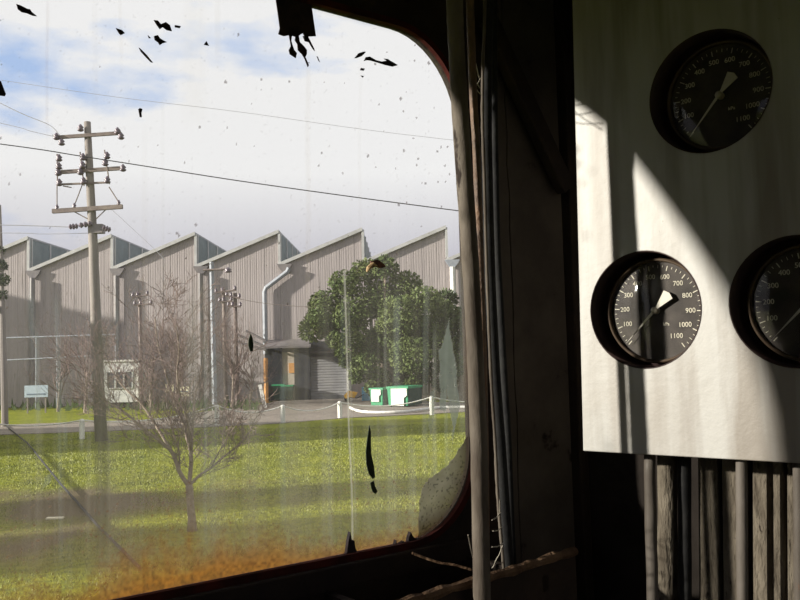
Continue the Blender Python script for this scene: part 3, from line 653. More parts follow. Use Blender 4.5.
# ---------------- factory
FY = 60.0; BAY = (Y(364, 231, FY).x-Y(114, 239, FY).x)/3.0
TIPZ = Y(279, 232, FY).z; VALZ = Y(283.5, 265, FY).z; TX0 = Y(279, 232, FY).x
fac = thing('factory', (TX0, FY, 0), 'long weathered sawtooth-roofed factory across the road', 'factory')
DEPTH = 40
for k in range(-4, 5):
    xt = TX0+BAY*k; xl = xt-BAY
    # cladding of this bay (left valley xl .. tip xt)
    mb = MB(); x = xl; cols = []
    while x < xt-.01:
        wd = random.uniform(.45, .62); x2 = min(x+wd, xt); cols.append((x, x2)); x = x2
    v = []; f = []
    def zt(x): return VALZ+(TIPZ-VALZ)*(x-xl)/BAY
    prof = []
    for (a, b) in cols:
        off = random.uniform(0, .012); s_ = (b-a)/3; prof += [(a, .022), (a+.03, .022), (a+.05, off)]
        for j in range(1, 3): prof += [(a+j*s_-.03, off), (a+j*s_, off+.010), (a+j*s_+.03, off)]
        prof += [(b-.02, off)]
    prof.append((xt, .0))
    for (x, o_) in prof: v += [(x, FY+o_, 0), (x, FY+o_, zt(x)-.03)]
    for i in range(len(prof)-1): f.append((2*i, 2*i+2, 2*i+3, 2*i+1))
    mb.add(v, f).build('cladding', M['clad'], fac)
    # roof slope
    mb = MB(); mb.prism([(xl, FY-.15, VALZ), (xt, FY-.15, TIPZ), (xt, FY-.15, TIPZ+.12), (xl, FY-.15, VALZ+.12)], Vector((0, DEPTH, 0))); mb.build('roof_slope', M['roofsheet'], fac)
    mb = MB(); mb.prism([(xl, FY-.24, VALZ-.10), (xt, FY-.24, TIPZ-.10), (xt, FY-.24, TIPZ+.16), (xl, FY-.24, VALZ+.16)], Vector((0, .08, 0))); mb.build('barge_flashing', M['flash'], fac)
    # glazed vertical face
    mb = MB(); mb.box((xt+.02, FY+DEPTH/2, (TIPZ+VALZ)/2), (.06, DEPTH, TIPZ-VALZ-.1)); mb.build('saw_glazing', M['sawglass'], fac)
    mb = MB()
    for j in range(0, 12): mb.box((xt+.08, FY+.3+j*3.2, (TIPZ+VALZ)/2), (.08, .14, TIPZ-VALZ))
    mb.build('glazing_bar', M['flash'], fac)['kind'] = 'stuff'
    mb = MB(); mb.box((xt+.02, FY-.1, (TIPZ+VALZ)/2), (.18, .2, TIPZ-VALZ)); mb.build('corner_flashing', M['flash'], fac)
    # rain head and downpipe
    hx = xt+.40
    mb = MB(); mb.prism([(hx-.55, FY-.05, VALZ+.05), (hx+.55, FY-.05, VALZ+.05), (hx+.42, FY-.05, VALZ-.22), (hx+.15, FY-.05, VALZ-.55), (hx-.15, FY-.05, VALZ-.55), (hx-.42, FY-.05, VALZ-.22)], Vector((0, -.22, 0))); mb.build('rain_head', M['downpipe'] if k != 2 else M['palepipe'], fac)
    if k == 0:
        P3 = [Y(289, 268, FY-.3), Y(287, 272, FY-.3), Y(266, 288, FY-.3), Y(264.5, 292, FY-.3), Y(265, 320, FY-.3)]; P3.append(Vector((P3[-1].x, P3[-1].y, 3.4)))
        mm = M['palepipe']; lb = 'pale cranked downpipe'
    else:
        P3 = [(hx, FY-.3, VALZ-.5), (hx, FY-.3, 5), (hx, FY-.3, 0)]; mm = M['downpipe'] if k != 2 else M['whitepaint']; lb = None if k != 2 else 'white downpipe'
    o = MB().tube(P3, .20 if k != 0 else .17, 8).build('downpipe', mm, fac)
    if lb: o['label'] = lb
# gable end walls / back so that it is a solid building
xa = TX0+BAY*-5; xb = TX0+BAY*4
MB().box(((xa+xb)/2, FY+DEPTH, VALZ/2), (xb-xa, .2, VALZ)).build('back_wall', M['clad'], fac)
MB().box((xa, FY+DEPTH/2, VALZ/2), (.2, DEPTH, VALZ)).build('side_wall', M['clad'], fac)
MB().box((xb, FY+DEPTH/2, VALZ/2), (.2, DEPTH, VALZ)).build('side_wall', M['clad'], fac)
def frect(x0, y0, x1, y1, d, th, name, m, parent=None, yy=FY):
    A = Y(x0, y1, yy-d); B = Y(x1, y0, yy-d); z0 = max(A.z, .0)
    o = MB().box(((A.x+B.x)/2, yy-d, (z0+B.z)/2), (abs(B.x-A.x), th, B.z-z0)); return o.build(name, m, parent)
frect(266, 348, 282, 408, .25, .2, 'sliding_door', M['darkdoor'], fac); frect(295, 348, 310, 402, .25, .2, 'sliding_door', M['darkdoor'], fac)
frect(282, 352, 295, 400, .2, .1, 'wall_panel', mat('pale_wall_panel', (.46, .40, .34), (.38, .33, .28), .8, 2), fac)
frect(289, 363, 295.5, 373, .3, .05, 'orange_notice', M['orange'], fac)
# roller door with slats as geometry
A = Y(309, 398, FY-.2); B = Y(347, 356, FY-.2); rd = MB()
ns = 16
for i in range(ns):
    z0 = B.z*i/ns; z1 = B.z*(i+1)/ns; rd.prism([(A.x, FY-.2, z0+.01), (A.x, FY-.225, z0+.06), (A.x, FY-.225, z1-.03), (A.x, FY-.2, z1)], Vector((B.x-A.x, 0, 0)))
rdo = rd.build('roller_door', M['roller'], fac); frect(307, 352.5, 349, 356.5, .3, .3, 'door_head', M['darkdoor'], fac); frect(347, 356, 349.5, 400, .3, .2, 'door_jamb', M['flash'], fac)
# awning with sloping brackets
A = Y(264, 343, FY-1.6); B = Y(311, 346, FY-1.6)
mb = MB(); mb.prism([(A.x, FY, A.z+.25), (A.x, FY-1.8, A.z-.25), (A.x, FY-1.8, A.z-.4), (A.x, FY, A.z+.05)], Vector((B.x-A.x, 0, 0))); mb.build('awning', M['downpipe'], fac)
frect(310, 341, 331.5, 352, 1.0, .9, 'vent_box', M['darkdoor'], fac)
for a_, b_ in (((238, 335), (266, 347)), ((238, 342), (266, 350)), ((246, 331), (266, 341))):
    MB().tube([Y(*a_, FY-.8), Y(*b_, FY-.8)], .09, 6).build('overhead_pipe', M['downpipe'], fac)

# ---------------- yard things
def simple(name, mb, m, lb, cat, g=None): return tag(mb.build(name, m), lb, cat, g)
p = Y(349, 398, 57); P3 = [Vector((p.x, 57, 0)), Vector((p.x, 57, 2.9))]
simple('steel_post', MB().tube(P3, .07, 8), M['whitepaint'], 'slim white post beside the grey roller door', 'post')
p0 = G(266, 408); simple('leaning_board', MB().box(Vector((p0.x-.2, p0.y, .72)), (.22, .05, 1.5), Vector((1, 0, .22)).normalized(), None, Vector((-.22, 0, 1)).normalized()), M['whitepaint'], 'narrow white board leaning near the dark factory door', 'board')
p0 = Y(266, 381, 57); p1 = Y(266, 358, 57); simple('orange_post', MB().tube([(p0.x, 57, 0), (p0.x, 57, p1.z)], .15, 8), M['orange'], 'orange-brown post left of the dark factory doors', 'post')
def wheelie(px_, py_, s, colr, lb):
    g0 = G(px_, py_); b = thing('wheelie_bin', g0, lb, 'bin')
    MB().prism([g0+Vector((-.3*s, -.3*s, .12)), g0+Vector((.3*s, -.3*s, .12)), g0+Vector((.38*s, -.35*s, 1.0*s)), g0+Vector((-.38*s, -.35*s, 1.0*s))], Vector((0, .65*s, 0))).build('body', M['bindark'], b)
    MB().box(g0+Vector((0, 0, 1.04*s)), (.84*s, .78*s, .1)).build('lid', colr, b)
    for sx_ in (-.3, .3): MB().lathe(g0+Vector((sx_*s-.03, .3*s, .12)), (1, 0, 0), [(.001, 0), (.12, 0), (.12, .06), (.001, .06)], 12).build('wheel', M['wire'], b)
wheelie(279, 401, 1.1, M['bingreen'], 'dark bin with green lid, left of the pair by the doors'); wheelie(288, 401, 1.05, M['bingreen'], 'dark bin with green lid, right of the pair by the doors')
def drum(px_, base, r, h, m, lb):
    g0 = G(px_, base); MBx = MB().lathe(g0, UP, [(.001, 0), (r, 0), (r, h*.3), (r*1.05, h*.33), (r, h*.36), (r, h*.64), (r*1.05, h*.67), (r, h*.7), (r, h), (.001, h)], 18)
    simple('drum', MBx, m, lb, 'drum')
drum(360, 397, .33, 1.05, M['blue'], 'dark blue drum beside the leafy tree'); drum(366, 401, .28, .95, M['ltblue'], 'light blue drum next to the green bins')
g0 = G(352, 402); mb = MB()
cr = thing('yellow_barrow', g0, 'yellow barrow parked left of the blue drum', 'barrow')
mb.prism([g0+Vector((-.45, 0, .25)), g0+Vector((.15, 0, .25)), g0+Vector((.40, 0, .62)), g0+Vector((-.25, 0, .75)), g0+Vector((-.55, 0, .45))], Vector((0, .5, 0))); mb.build('tray', M['yellow'], cr)
MB().lathe(g0+Vector((-.35, .2, .18)), (0, 1, 0), [(.001, 0), (.18, 0), (.18, .08), (.001, .08)], 14).build('wheel', M['wire'], cr)
MB().tube([g0+Vector((-.3, 0, .3)), g0+Vector((.35, 0, .25)), g0+Vector((.8, 0, .5))], .03, 6).build('handle', M['wire'], cr)

def skip(px_l, px_r, ybase, ytop, side, lb, sign_rect):
    A = G(px_l, ybase); yy = A.y; th = radians(27); X = Vector((cos(th), sin(th)*-1, 0)); X = Vector((cos(th), -sin(th), 0)); Yv = Vector((sin(th), cos(th), 0))
    wpx = (px_r-px_l); B = Y(px_r, ybase, yy); wd = (B.x-A.x)/cos(th)
    h = Y(px_l, ytop, yy).z; b = thing('waste_bin', A, lb, 'bin', 'green waste bins with white notices')
    dp = side
    base = [A, A+X*wd, A+X*wd+Yv*dp, A+Yv*dp]
    mb = MB(); inset = .06
    lowp = [A+X*inset+Yv*inset, A+X*(wd-inset)+Yv*inset, A+X*(wd-inset)+Yv*(dp-inset), A+X*inset+Yv*(dp-inset)]
    v = [q+Vector((0, 0, .10)) for q in lowp]+[q+Vector((0, 0, h-.12)) for q in base]
    mb.add(v, [(0, 1, 5, 4), (1, 2, 6, 5), (2, 3, 7, 6), (3, 0, 4, 7), (0, 3, 2, 1), (4, 5, 6, 7)]); mb.build('body', M['bingreen'], b)
    c = A+X*wd/2+Yv*dp/2
    MB().box(c+Vector((0, 0, h-.06)), (wd+.08, dp+.08, .12), X, Yv).build('lid', M['bingreen'], b)
    MB().box(A+X*(wd+.02)+Yv*(dp/2)+Vector((0, 0, h/2)), (.03, dp*.92, h*.78), X, Yv).build('shaded_side', M['bindark'], b)  # dark sheet puts the shade of the right face into colour
    for s_ in (.12, .88):
        MB().lathe(A+X*wd*s_+Yv*.15+Vector((0, 0, .08)), X, [(.001, 0), (.09, 0), (.09, .05), (.001, .05)], 10).build('caster', M['wire'], b)
    u0, u1, v0, v1 = sign_rect
    q = lambda u, v_: A+X*(wd*u)-Yv*.05+Vector((0, 0, h*v_))
    MB().prism([q(u0, v0), q(u1-.2*(u1-u0), v0), q(u1-.2*(u1-u0), v0+.45*(v1-v0)), q(u1, v0+.6*(v1-v0)), q(u1, v1), q(u0, v1)], Yv*.045).build('notice', M['whitepaint'], b)
skip(370, 383, 407, 388, .9, 'smaller green waste bin with white notice, on the left', (.15, .88, .28, .92))
skip(387.5, 408, 407.5, 386.5, 1.9, 'larger green waste bin with a big white notice', (.2, .97, .08, .9))
# kerb
P3 = smooth_path([G(350, 407.5, .12), G(357, 410.5, .12), G(368, 412, .12), G(385, 412.3, .12), G(405, 411.5, .12), G(425, 409, .12), G(441, 407.5, .12), G(466, 407, .12)], 4)
simple('white_kerb', MB().tube(P3, .075, 8), M['whitepaint'], 'low white painted kerb curving in front of the green bins', 'kerb')
# rope fence
rf = thing('rope_fence', G(340, 418), 'white bollards linked by a sagging white rope along the road edge', 'rope fence')
tops = []
for (x, yb, h) in ((-40, 434, .85), (82, 439, .8), (217, 426, 1.0), (283, 423, .85), (340, 418.5, .85), (432, 415, .95), (520, 411, .9)):
    g0 = G(x, yb); MB().tube([g0, g0+Vector((0, 0, h-.06)), g0+Vector((0, 0, h))], [.11, .11, .05], 8).build('bollard', M['whitepaint'], rf); tops.append(g0+Vector((0, 0, h-.05)))
for a_, b_ in zip(tops[:-1], tops[1:]):
    P3 = [a_.lerp(b_, t/12)-Vector((0, 0, .32*4*(t/12)*(1-t/12)+.0)) for t in range(13)]
    MB().tube(P3, .030, 5).build('rope', M['whitepaint'], rf)
# site hut
A = Y(103, 401, 56.0); B = Y(140, 361, 56.0); hut = thing('site_hut', ((A.x+B.x)/2, 56, 0), 'small pale hut with dark windows behind the bare tree', 'hut')
hh = B.z; wd = B.x-A.x; z0 = .35
MB().box(((A.x+B.x)/2, 57.2, (z0+hh)/2), (wd, 2.4, hh-z0)).build('body', M['hut'], hut)
MB().box(((A.x+B.x)/2, 57.2, hh+.05), (wd+.2, 2.6, .12)).build('roof', M['whitepaint'], hut)
MB().box(((A.x+B.x)/2, 57.2, .2), (wd*.9, 2.0, .3)).build('chassis', M['darkdoor'], hut)
for i in range(3):
    xx = A.x+wd*(.14+.235*i+.08); o = MB().box((xx, 55.98, hh*.60), (wd*.22, .06, hh*.36)).build('window', M['hutglass'], hut)
    fr = MB(); 
    for q_ in (-1, 1): fr.box((xx+q_*wd*.11, 55.93, hh*.60), (.06, .05, hh*.38)); fr.box((xx, 55.93, hh*.60+q_*hh*.18), (wd*.22, .05, .06))
    fr.build('window_frame', M['hut'], hut)
MB().box((A.x+wd*.90, 55.98, hh*.5), (wd*.12, .05, hh*.75)).build('door', M['whitepaint'], hut)
# signs
def sign(x0, y0, x1, y1, yy, m, lb, lines):
    A = Y(x0, y1, yy); B = Y(x1, y0, yy); c = Vector(((A.x+B.x)/2, yy, (A.z+B.z)/2)); s_ = thing('sign_board', Vector((c.x, yy, 0)), lb, 'sign')
    MB().box(c, (B.x-A.x, .05, B.z-A.z)).build('board', m, s_)
    for q_ in (.12, .88): MB().box((A.x+(B.x-A.x)*q_, yy+.06, B.z/2), (.07, .07, B.z)).build('post', M['timber'], s_)
    for (u, hgt, wdt) in lines: MB().box((c.x, yy-.035, A.z+(B.z-A.z)*u), ((B.x-A.x)*wdt, .01, (B.z-A.z)*hgt)).build('lettering_line', M['signink'], s_)
sign(24.5, 385, 48, 397.5, 52, M['sign'], 'wide pale blue sign board low in the shade at far left', [(.25, .12, .8)])
sign(165.5, 384, 173.5, 391.5, 52, M['cream'], 'small cream sign left of the twin signs behind bare tree', [(.6, .2, .4)])
sign(180, 386.5, 189, 396.5, 52, M['cream'], 'larger cream sign with a dark line behind the bare tree', [(.5, .12, .8)])
# pipe rails in front of the shaded wall
pr_ = thing('pipe_gantry', Y(60, 410, 57), 'pale horizontal pipes on thin uprights before the shaded factory wall', 'pipe gantry')
MB().tube([Y(-30, 339, 57), Y(20, 337.5, 57), Y(116, 334.5, 57)], .055, 6).build('pipe', M['palepipe'], pr_)
MB().tube([Y(-30, 362, 57), Y(20, 359.5, 57), Y(92, 356, 57)], .05, 6).build('pipe', M['palepipe'], pr_)
for x in (-28, 36, 57, 115.5):
    p = Y(x, 360, 57); q_ = Y(x, 336, 57); MB().tube([(p.x, 57, 0), (p.x, 57, q_.z)], .045, 6).build('upright', M['palepipe'], pr_)
# paling fence behind the bins
A = Y(395, 405, 55); B = Y(500, 376, 55); pf = thing('paling_fence', ((A.x+B.x)/2, 55, 0), 'grey-brown timber paling fence behind the green bins', 'fence')
x = A.x
while x < B.x:
    hgt = B.z+.1+random.uniform(-.06, .06); MB().box((x, 55+random.uniform(0, .02), hgt/2), (.2, .03, hgt)).build('paling', M['fence'], pf); x += .23
MB().box(((A.x+B.x)/2, 55.05, B.z-.25), (B.x-A.x, .06, .1)).build('rail', M['fence'], pf); MB().box(((A.x+B.x)/2, 55.05, .4), (B.x-A.x, .06, .1)).build('rail', M['fence'], pf)

# ---------------- poles and wires
def insulator(parent, p, r=.13, h=.3, ax=UP):
    return MB().lathe(p-Vector(ax)*h/2, ax, [(.02, 0), (r*.6, .02), (r, h*.25), (r*.55, h*.4), (r*.9, h*.6), (r*.5, h*.8), (.03, h)], 10).build('insulator', M['insul'], parent, smooth=True)
UYp = 32.0
P_ = lambda x, y, d=0: Y(x, y, UYp+d)
up = thing('utility_pole', G(101.5, 441), 'tall timber utility pole with crossarms standing left on the lawn', 'utility pole')
b0 = G(101.5, 441); UYp = b0.y
MB().tube([b0, P_(98, 380), P_(93.5, 250), P_(90, 180), P_(87.3, 122)], [.24, .22, .18, .155, .13], 14).build('pole', M['timber'], up, smooth=True)
def arm(a_, b_, r, d=-.15): 
    A = P_(*a_, d); B = P_(*b_, d); X = (B-A).normalized(); MB().box((A+B)/2, ((B-A).length, r, r*1.2), X, Vector((0, 1, 0)), X.cross(Vector((0, 1, 0)))).build('crossarm', M['arm'], up)
arm((56, 137.5), (121, 133), .11); arm((56, 172.5), (124, 168), .12); arm((52.5, 211.3), (122.5, 206.6), .14); arm((59, 184.5), (106, 182.5), .06)
for x, y in ((56.5, 136.5), (61.5, 142), (117.5, 131), (121, 136), (80.5, 128), (59, 158), (58.8, 166), (58.3, 172.3), (59.3, 182.5), (107, 155.5), (105.3, 162.5), (107.3, 180), (83, 157), (82.5, 165), (80.5, 171.5), (83.5, 181), (123, 168)):
    insulator(up, P_(x, y, -.22), .14, .30)
for x, y in ((57, 207.5), (74.3, 206), (118.7, 203)): insulator(up, P_(x, y, -.15), .09, .24)
for x0, y0, x1, y1 in ((57, 154, 57.5, 185), (104.5, 150, 109.5, 184), (80, 152, 84, 186)): MB().tube([P_(x0, y0, -.2), P_(x1, y1, -.2)], .028, 6).build('rack_rod', M['arm'], up)
for a_, b_ in (((74, 211.5), (90.5, 220.5)), ((63, 186), (71.5, 187.5)), ((108, 207.5), (95, 220)), ((57, 185), (57, 207)), ((83, 183), (74.5, 205)), ((109, 187), (118, 201))): MB().tube([P_(*a_, -.1), P_(*b_, -.1)], .022, 8).build('brace', M['arm'], up)
for a_, b_ in (((69, 227), (78, 226)), ((79, 225.5), (92, 223.5)), ((103, 227.5), (110.5, 230))):
    A = P_(*a_, -.25); B = P_(*b_, -.25); MB().tube([A.lerp(B, t/6) for t in range(7)], [.05, .12, .06, .13, .06, .12, .05], 8).build('strain_insulator', M['insul'], up)
MB().box(P_(98, 229), (.45, .35, .35)).build('fuse_box', M['downpipe'], up)

def wire(lst, yy, r, m, lb, sag=0):
    P3 = [Y(x, y, yy if not q else q[0]) for x, y, *q in lst]; P3 = smooth_path(P3, 6)
    return simple('overhead_wire', MB().tube(P3, r, 5), m, lb, 'wire')
wire([(-260, 112), (0, 144), (83, 156.5), (160, 168.5), (240, 181), (350, 196.5), (460, 211), (640, 234)], UYp-.3, .021, M['wire'], 'thickest dark overhead wire crossing the whole sky past the pole')
wire([(-200, 50), (0, 80), (120, 97.5), (240, 112), (400, 134), (640, 160)], 45, .012, M['palewire'], 'faint topmost wire high above the utility pole')
wire([(-80, 62), (0, 103), (25, 115), (50, 125.5), (61, 137)], UYp, .016, M['palewire'], 'grey wire curving down to the left end of the top crossarm')
wire([(-200, 78), (0, 123), (30, 131), (56, 137)], UYp, .012, M['palewire'], 'thin grey wire just under the curving one, left of the pole')
wire([(-200, 222), (0, 225), (69, 227)], UYp-.25, .017, M['palewire'], 'straight grey wire reaching the strain insulator left of the pole')
wire([(-200, 234), (0, 233), (45, 234), (93, 233)], UYp, .011, M['palewire'], 'thin lowest wire meeting the pole under the strain insulators')
wire([(110, 208), (150, 245), (165, 260)], UYp+1, .010, M['palewire'], 'faint service wire falling from the lowest crossarm to the right')
# guy cable over the lawn
P3 = [G(6, 426, .04).lerp(G(140, 568, .03), t/20) for t in range(21)]
A = G(6, 426, .9); B = G(140, 568, .02); 
simple('stay_cable', MB().tube([G(6, 426, .06), G(28, 443.5, .08), G(60, 483, .08), G(100, 528, .06), G(140, 568, .05)], .026, 6), M['wire'], 'dark cable stretched across the lawn from the left post', 'cable')

# small distant poles
def small_pole(x, ytop, ybase, yy, arms, r, m, lb, ins=True):
    t = Y(x, ytop, yy); bx = Y(x+(ybase-ytop)*.022, ybase, yy); s_ = thing('distant_pole', (bx.x, yy, 0), lb, 'pole')
    MB().tube([(bx.x, yy, 0), t], [r*1.2, r], 8).build('pole', m, s_)
    for (x0, y0, x1, y1) in arms:
        A = Y(x0, y0, yy-.15); B = Y(x1, y1, yy-.15); MB().tube([A, B], .06, 6).build('crossarm', M['arm'], s_)
        if ins:
            for q_ in (.05, .35, .95): insulator(s_, A.lerp(B, q_)+Vector((0, 0, .16)), .12, .3)
small_pole(139.5, 293, 400, 54, [(132, 297, 148, 295), (134, 305, 152, 304)], .11, M['arm'], 'small dark pole with two arms against the second factory bay')
small_pole(223.5, 289, 402, 54, [(215, 293, 236, 290), (219, 302, 232, 301)], .11, M['arm'], 'left of the two close poles before the factory')
small_pole(235, 293, 402, 54, [(226, 296, 240, 298), (228, 306, 241, 306.5)], .12, M['arm'], 'right of the two close poles before the factory')
small_pole(211.5, 262, 410, 50, [(203, 270, 230, 269)], .13, M['palepipe'], 'tall slim pale lamp pole between factory downpipes', ins=False)
insl = bpy.data.objects['distant_pole.003']; insulator(insl, Y(228, 270, 49.8), .25, .35)
wire([(235, 298), (262, 303), (300, 306.5), (340, 309)], 53.8, .022, M['arm'], 'short dark wire from the twin poles to the leafy tree')
wire([(139, 297), (160, 303), (186, 305)], 53.8, .02, M['arm'], 'short dark wire crossing the third factory bay')

# ---------------- vegetation
def leaves(pts, size, m, name, parent, seed=1, droop=.2):
    r = np.random.default_rng(seed); n = len(pts); P3 = np.array(pts)
    a = r.normal(size=(n, 3)); a /= np.linalg.norm(a, axis=1)[:, None]; b = r.normal(size=(n, 3)); b -= (b*a).sum(1)[:, None]*a; b /= np.linalg.norm(b, axis=1)[:, None]
    s = size*r.uniform(.6, 1.3, n)[:, None]; nn = np.cross(a, b)*s*.12
    V = np.stack([P3-a*s, P3-a*s*.1+b*s*.42-nn, P3+a*s, P3-a*s*.1-b*s*.42-nn], 1).reshape(-1, 3)
    me = bpy.data.meshes.new(name); me.vertices.add(n*4); me.vertices.foreach_set('co', V.ravel()); me.loops.add(n*4); me.loops.foreach_set('vertex_index', np.arange(n*4, dtype=np.int32))
    me.polygons.add(n); me.polygons.foreach_set('loop_start', np.arange(0, n*4, 4, dtype=np.int32)); me.update(calc_edges=True)
    o = link(name, me, m, parent); o['kind'] = 'stuff'; return o
def clumps(blobs, n, seed):
    r = np.random.default_rng(seed); out = []; wts = np.array([b[1]**2 for b in blobs]); wts = wts/wts.sum()
    for (c, rad), wt in zip(blobs, wts):
        k = int(n*wt); d = r.normal(size=(k, 3)); d /= np.linalg.norm(d, axis=1)[:, None]; out.append(np.array(c)+d*rad*(r.random((k, 1))**.35)*np.array((1, 1, .85)))
    return np.concatenate(out)
def leafy_tree(base, blobs, n, size, m, lb, seed, limbs=None, inner=None):
    t = thing('leafy_tree', base, lb, 'tree'); leaves(clumps(blobs, n, seed), size, m, 'foliage', t, seed)
    cz = sum(b[0][2] for b in blobs)/len(blobs); cx = sum(b[0][0] for b in blobs)/len(blobs)
    MB().tube([base, base+Vector((0.05, 0, cz*.4)), Vector((cx, base.y, cz))], [.28, .22, .1], 8).build('trunk', M['bark'], t)
    mb = MB()
    for b in blobs[::2]: mb.tube([base.lerp(Vector((cx, base.y, cz)), .5), Vector(b[0])], [.10, .03], 5)
    mb.build('branch', M['bark'], t); return t
TY = 53.0
r = random.Random(5); bl = []
outl = [(312, 330, 16), (325, 305, 20), (345, 285, 20), (365, 272, 18), (385, 268, 16), (405, 285, 20), (425, 300, 18), (440, 310, 16), (330, 325, 20), (352, 315, 24), (378, 300, 26), (402, 315, 26), (428, 332, 22), (440, 350, 18), (360, 340, 22), (385, 345, 26), (410, 355, 24), (365, 365, 16), (378, 378, 14), (395, 375, 18), (425, 372, 16), (336, 340, 12), (384, 262, 10), (318, 318, 14), (446, 330, 12), (356, 376, 10), (372, 388, 9), (350, 360, 14), (390, 392, 12), (412, 385, 12), (345, 350, 13), (425, 330, 20), (395, 330, 24)]
for (x, y, rr) in outl:
    p = Y(x, y, TY+r.uniform(-2.0, 2.0)); bl.append(((p.x, p.y, p.z), rr/F*TY*.92))
leafy_tree(Vector((Y(390, 400, TY).x, TY, 0)), bl, 34000, .14, M['leaf'], 'large round leafy green tree behind the green bins', 3)
bl = []
for (x, y, rr) in ((445, 300, 14), (455, 320, 16), (462, 345, 18), (450, 365, 16), (470, 375, 16), (440, 385, 8), (475, 310, 16), (490, 340, 20)):
    p = Y(x, y, 53+r.uniform(-1, 1)); bl.append(((p.x, p.y, p.z), rr/F*53))
leafy_tree(Vector((Y(462, 405, 53).x, 53, 0)), bl, 9000, .14, M['leafdark'], 'darker leafy tree half hidden behind the upright window pipe', 4)
# creeper-covered post on the left edge
gp = G(5, 427); cp = thing('creeper_post', gp, 'pale post with dark creeper on top at the left picture edge', 'post')
MB().tube([gp, Y(3, 330, gp.y), Y(0, 205, gp.y)], [.17, .14, .05], 10).build('post', M['timber'], cp)
bl = []
for (x, y, rr) in ((0, 250, 5), (0, 265, 8), (2, 280, 8), (1, 295, 7), (-6, 275, 9), (-4, 310, 6)):
    p = Y(x, y, gp.y); bl.append(((p.x, p.y, p.z), rr/F*gp.y))
leaves(clumps(bl, 1400, 9), .09, M['leafdark'], 'creeper', cp, 9)

# bare trees
def twigs(mb, p, d, ln, r, depth, rd, up=.25, seg=4):
    n = 4; pts = [p]; rad = [r]; dd = Vector(d).normalized()
    for i in range(n):
        dd = (dd+Vector((rd.gauss(0, .16), rd.gauss(0, .16), rd.gauss(0, .12)+up*.12))).normalized(); pts.append(pts[-1]+dd*ln/n); rad.append(max(r*(1-.17*(i+1)), .003))
    mb.tube(pts, rad, seg, caps=False)
    if depth > 0:
        for k in range(rd.choice((2, 3, 3))):
            i = rd.randint(1, n); nd = (dd+Vector((rd.gauss(0, .55), rd.gauss(0, .45), rd.gauss(.1, .35)))).normalized()
            twigs(mb, pts[i], nd, ln*rd.uniform(.55, .8), max(r*.55, .004), depth-1, rd, up)
tb = G(192, 531); T0 = tb.y; rd = random.Random(12)
bt = thing('bare_tree', tb, 'nearest leafless young tree with a forked trunk on the lawn', 'tree')
T = lambda x, y, d=0: Y(x, y, T0+d)
MB().tube([tb-Vector((0, 0, .05)), T(192, 520), T(190.5, 505), T(189.5, 490), T(189, 484)], [.10, .075, .068, .07, .06], 10).build('trunk', M['bark'], bt, smooth=True)
limbs = [([(189, 486), (180, 473), (172.5, 453), (162, 443), (145, 430), (129, 416), (115, 406), (104, 400), (96, 390)], .042, -.3),
         ([(172.5, 453), (160, 432), (150, 416), (140, 402), (132, 395), (120, 383), (112, 370), (104, 352)], .030, .3),
         ([(189, 486), (191, 465), (190.5, 450), (187, 438), (184, 425), (176, 405), (170, 388), (164, 366), (158, 345), (155, 318)], .040, .2),
         ([(190.5, 450), (189, 430), (185, 412), (180, 395), (177, 372), (179, 350), (176, 325)], .026, -.4),
         ([(191, 462), (191.5, 448), (192.5, 430), (194, 412), (195, 395), (201, 375), (204, 352), (208, 330)], .028, .5),
         ([(189, 486), (200, 475), (211, 468), (222, 458), (234, 449), (243, 440), (252, 428)], .028, .2),
         ([(180, 473), (179.5, 458), (178.5, 446), (175, 438), (170, 425)], .018, -.2),
         ([(150, 416), (151, 400), (150, 388), (152, 370)], .014, .2), ([(129, 416), (118, 420), (106, 412), (96, 408)], .012, -.2), ([(211, 468), (220, 450), (228, 436), (240, 420)], .014, -.3)]
for lst, r0, dz in limbs:
    n = len(lst); P3 = smooth_path([T(x, y, dz*i/(n-1)*2) for i, (x, y) in enumerate(lst)], 3); m_ = len(P3)
    br = MB().tube(P3, [r0*(1-.72*i/(m_-1)) for i in range(m_)], 7).build('branch', M['bark'], bt, smooth=True)
    mb = MB()
    for i in range(2, m_):
        d = (P3[i]-P3[i-1]).normalized(); nd = (d*.6+Vector((rd.gauss(0, .6), rd.gauss(0, .4), rd.uniform(.1, .8)))).normalized(); twigs(mb, P3[i], nd, rd.uniform(.3, .75), .0065, 3, rd)
    mb.build('twigs', M['twig'], br)['kind'] = 'stuff'
def bare(px_, pb_, yy, h, lb, seed, n=5, m='twig'):
    rd = random.Random(seed); b = Vector((Y(px_, pb_, yy).x, yy, 0)); t = thing('bare_tree', b, lb, 'tree')
    tr = MB().tube([b, b+Vector((.1, 0, h*.25)), b+Vector((.15, 0, h*.45))], [.10, .07, .05], 7); tr.build('trunk', M['bark'], t)
    mb = MB()
    for k in range(n):
        nd = Vector((rd.gauss(0, .5), rd.gauss(0, .4), 1)).normalized(); twigs(mb, b+Vector((.1, 0, h*rd.uniform(.15, .42))), nd, h*rd.uniform(.28, .4), .045, 4, rd)
    mb.build('branches', M[m], t)
bare(85, 410, 51, 6.2, 'reddish bare tree in shade left of the pale hut', 21, 12)
bare(58, 411, 53, 5.0, 'thin bare tree behind the wide pale blue sign', 22, 8)
bare(150, 404, 53, 7.2, 'bare tree just right of the pale hut', 23, 12)
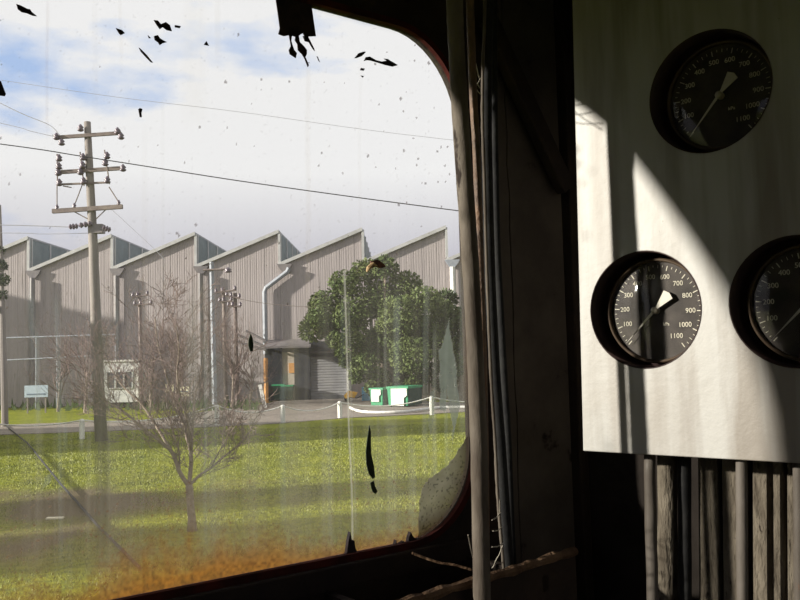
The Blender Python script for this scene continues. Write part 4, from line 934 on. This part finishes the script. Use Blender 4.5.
bare(176, 402, 55, 7.0, 'bare tree behind the small cream signs', 24, 12)
bare(232, 402, 52, 6.5, 'dense bare tree beside the two close poles', 25, 13)
bare(250, 403, 54, 4.5, 'low bare shrub left of the dark factory doors', 26, 9)
# low weeds along the factory foot
def weeds():
    mb = MB(); rd = random.Random(3)
    for k in range(260):
        x = rd.uniform(-10, 262); p = G(x, rd.uniform(405, 411)); h = rd.uniform(.2, .8); a = rd.uniform(-.3, .3)
        mb.add([p+Vector((-.12, 0, 0)), p+Vector((.12, 0, 0)), p+Vector((a, 0, h))], [(0, 1, 2)])
    tag(mb.build('weeds', M['leafdark']), 'dark weeds growing along the foot of the factory', 'weeds', kind='stuff')
weeds()
# scraps on the lawn
p = G(55, 518, .03); simple('litter_scrap', MB().box(p, (.32, .10, .03)), M['cream'], 'small pale scrap lying on the bare earth patch', 'litter')

# ---------------- beyond the left edge of the view: what throws the long shadows
wh = thing('warehouse', (-51, 64, 0), 'tall brick-red warehouse beyond the left end of the factory', 'building')
MB().box((-51, 64.2, 5.5), (20, 21, 11)).build('wall', M['shed'], wh)
MB().box((-51, 64.2, 11.15), (20.6, 21.4, .3)).build('roof', M['roofsheet'], wh)
sh = thing('shadow_shed', (-35, 29.5, 0), 'low shed added out of view to cast the lawn shadow band', 'shed')  # unseen block added and placed for its shadow band on the grass
MB().box((-35, 29.5, 3.1), (31, 6.6, 6.2)).build('wall', M['shed'], sh); MB().box((-35, 29.5, 6.3), (31.6, 7.2, .25)).build('roof', M['roofsheet'], sh)
for (x, y, z, s_, lb) in ((-20, 9.6, 3.9, 1.8, 'spreading leafy tree by the cab beyond the left edge'), (-25, 12.6, 5.0, 2.0, 'second leafy tree beyond the left edge, further from the cab')):
    rr_ = random.Random(int(x*-3)); bl = [((x+rr_.gauss(0, 1.4), y+rr_.gauss(0, .7), z+rr_.gauss(0, .9)), rr_.uniform(.6, 1.1)) for _ in range(12)]
    leafy_tree(Vector((x, y, 0)), bl, 6000, .22, M['leafdark'], lb, 30)
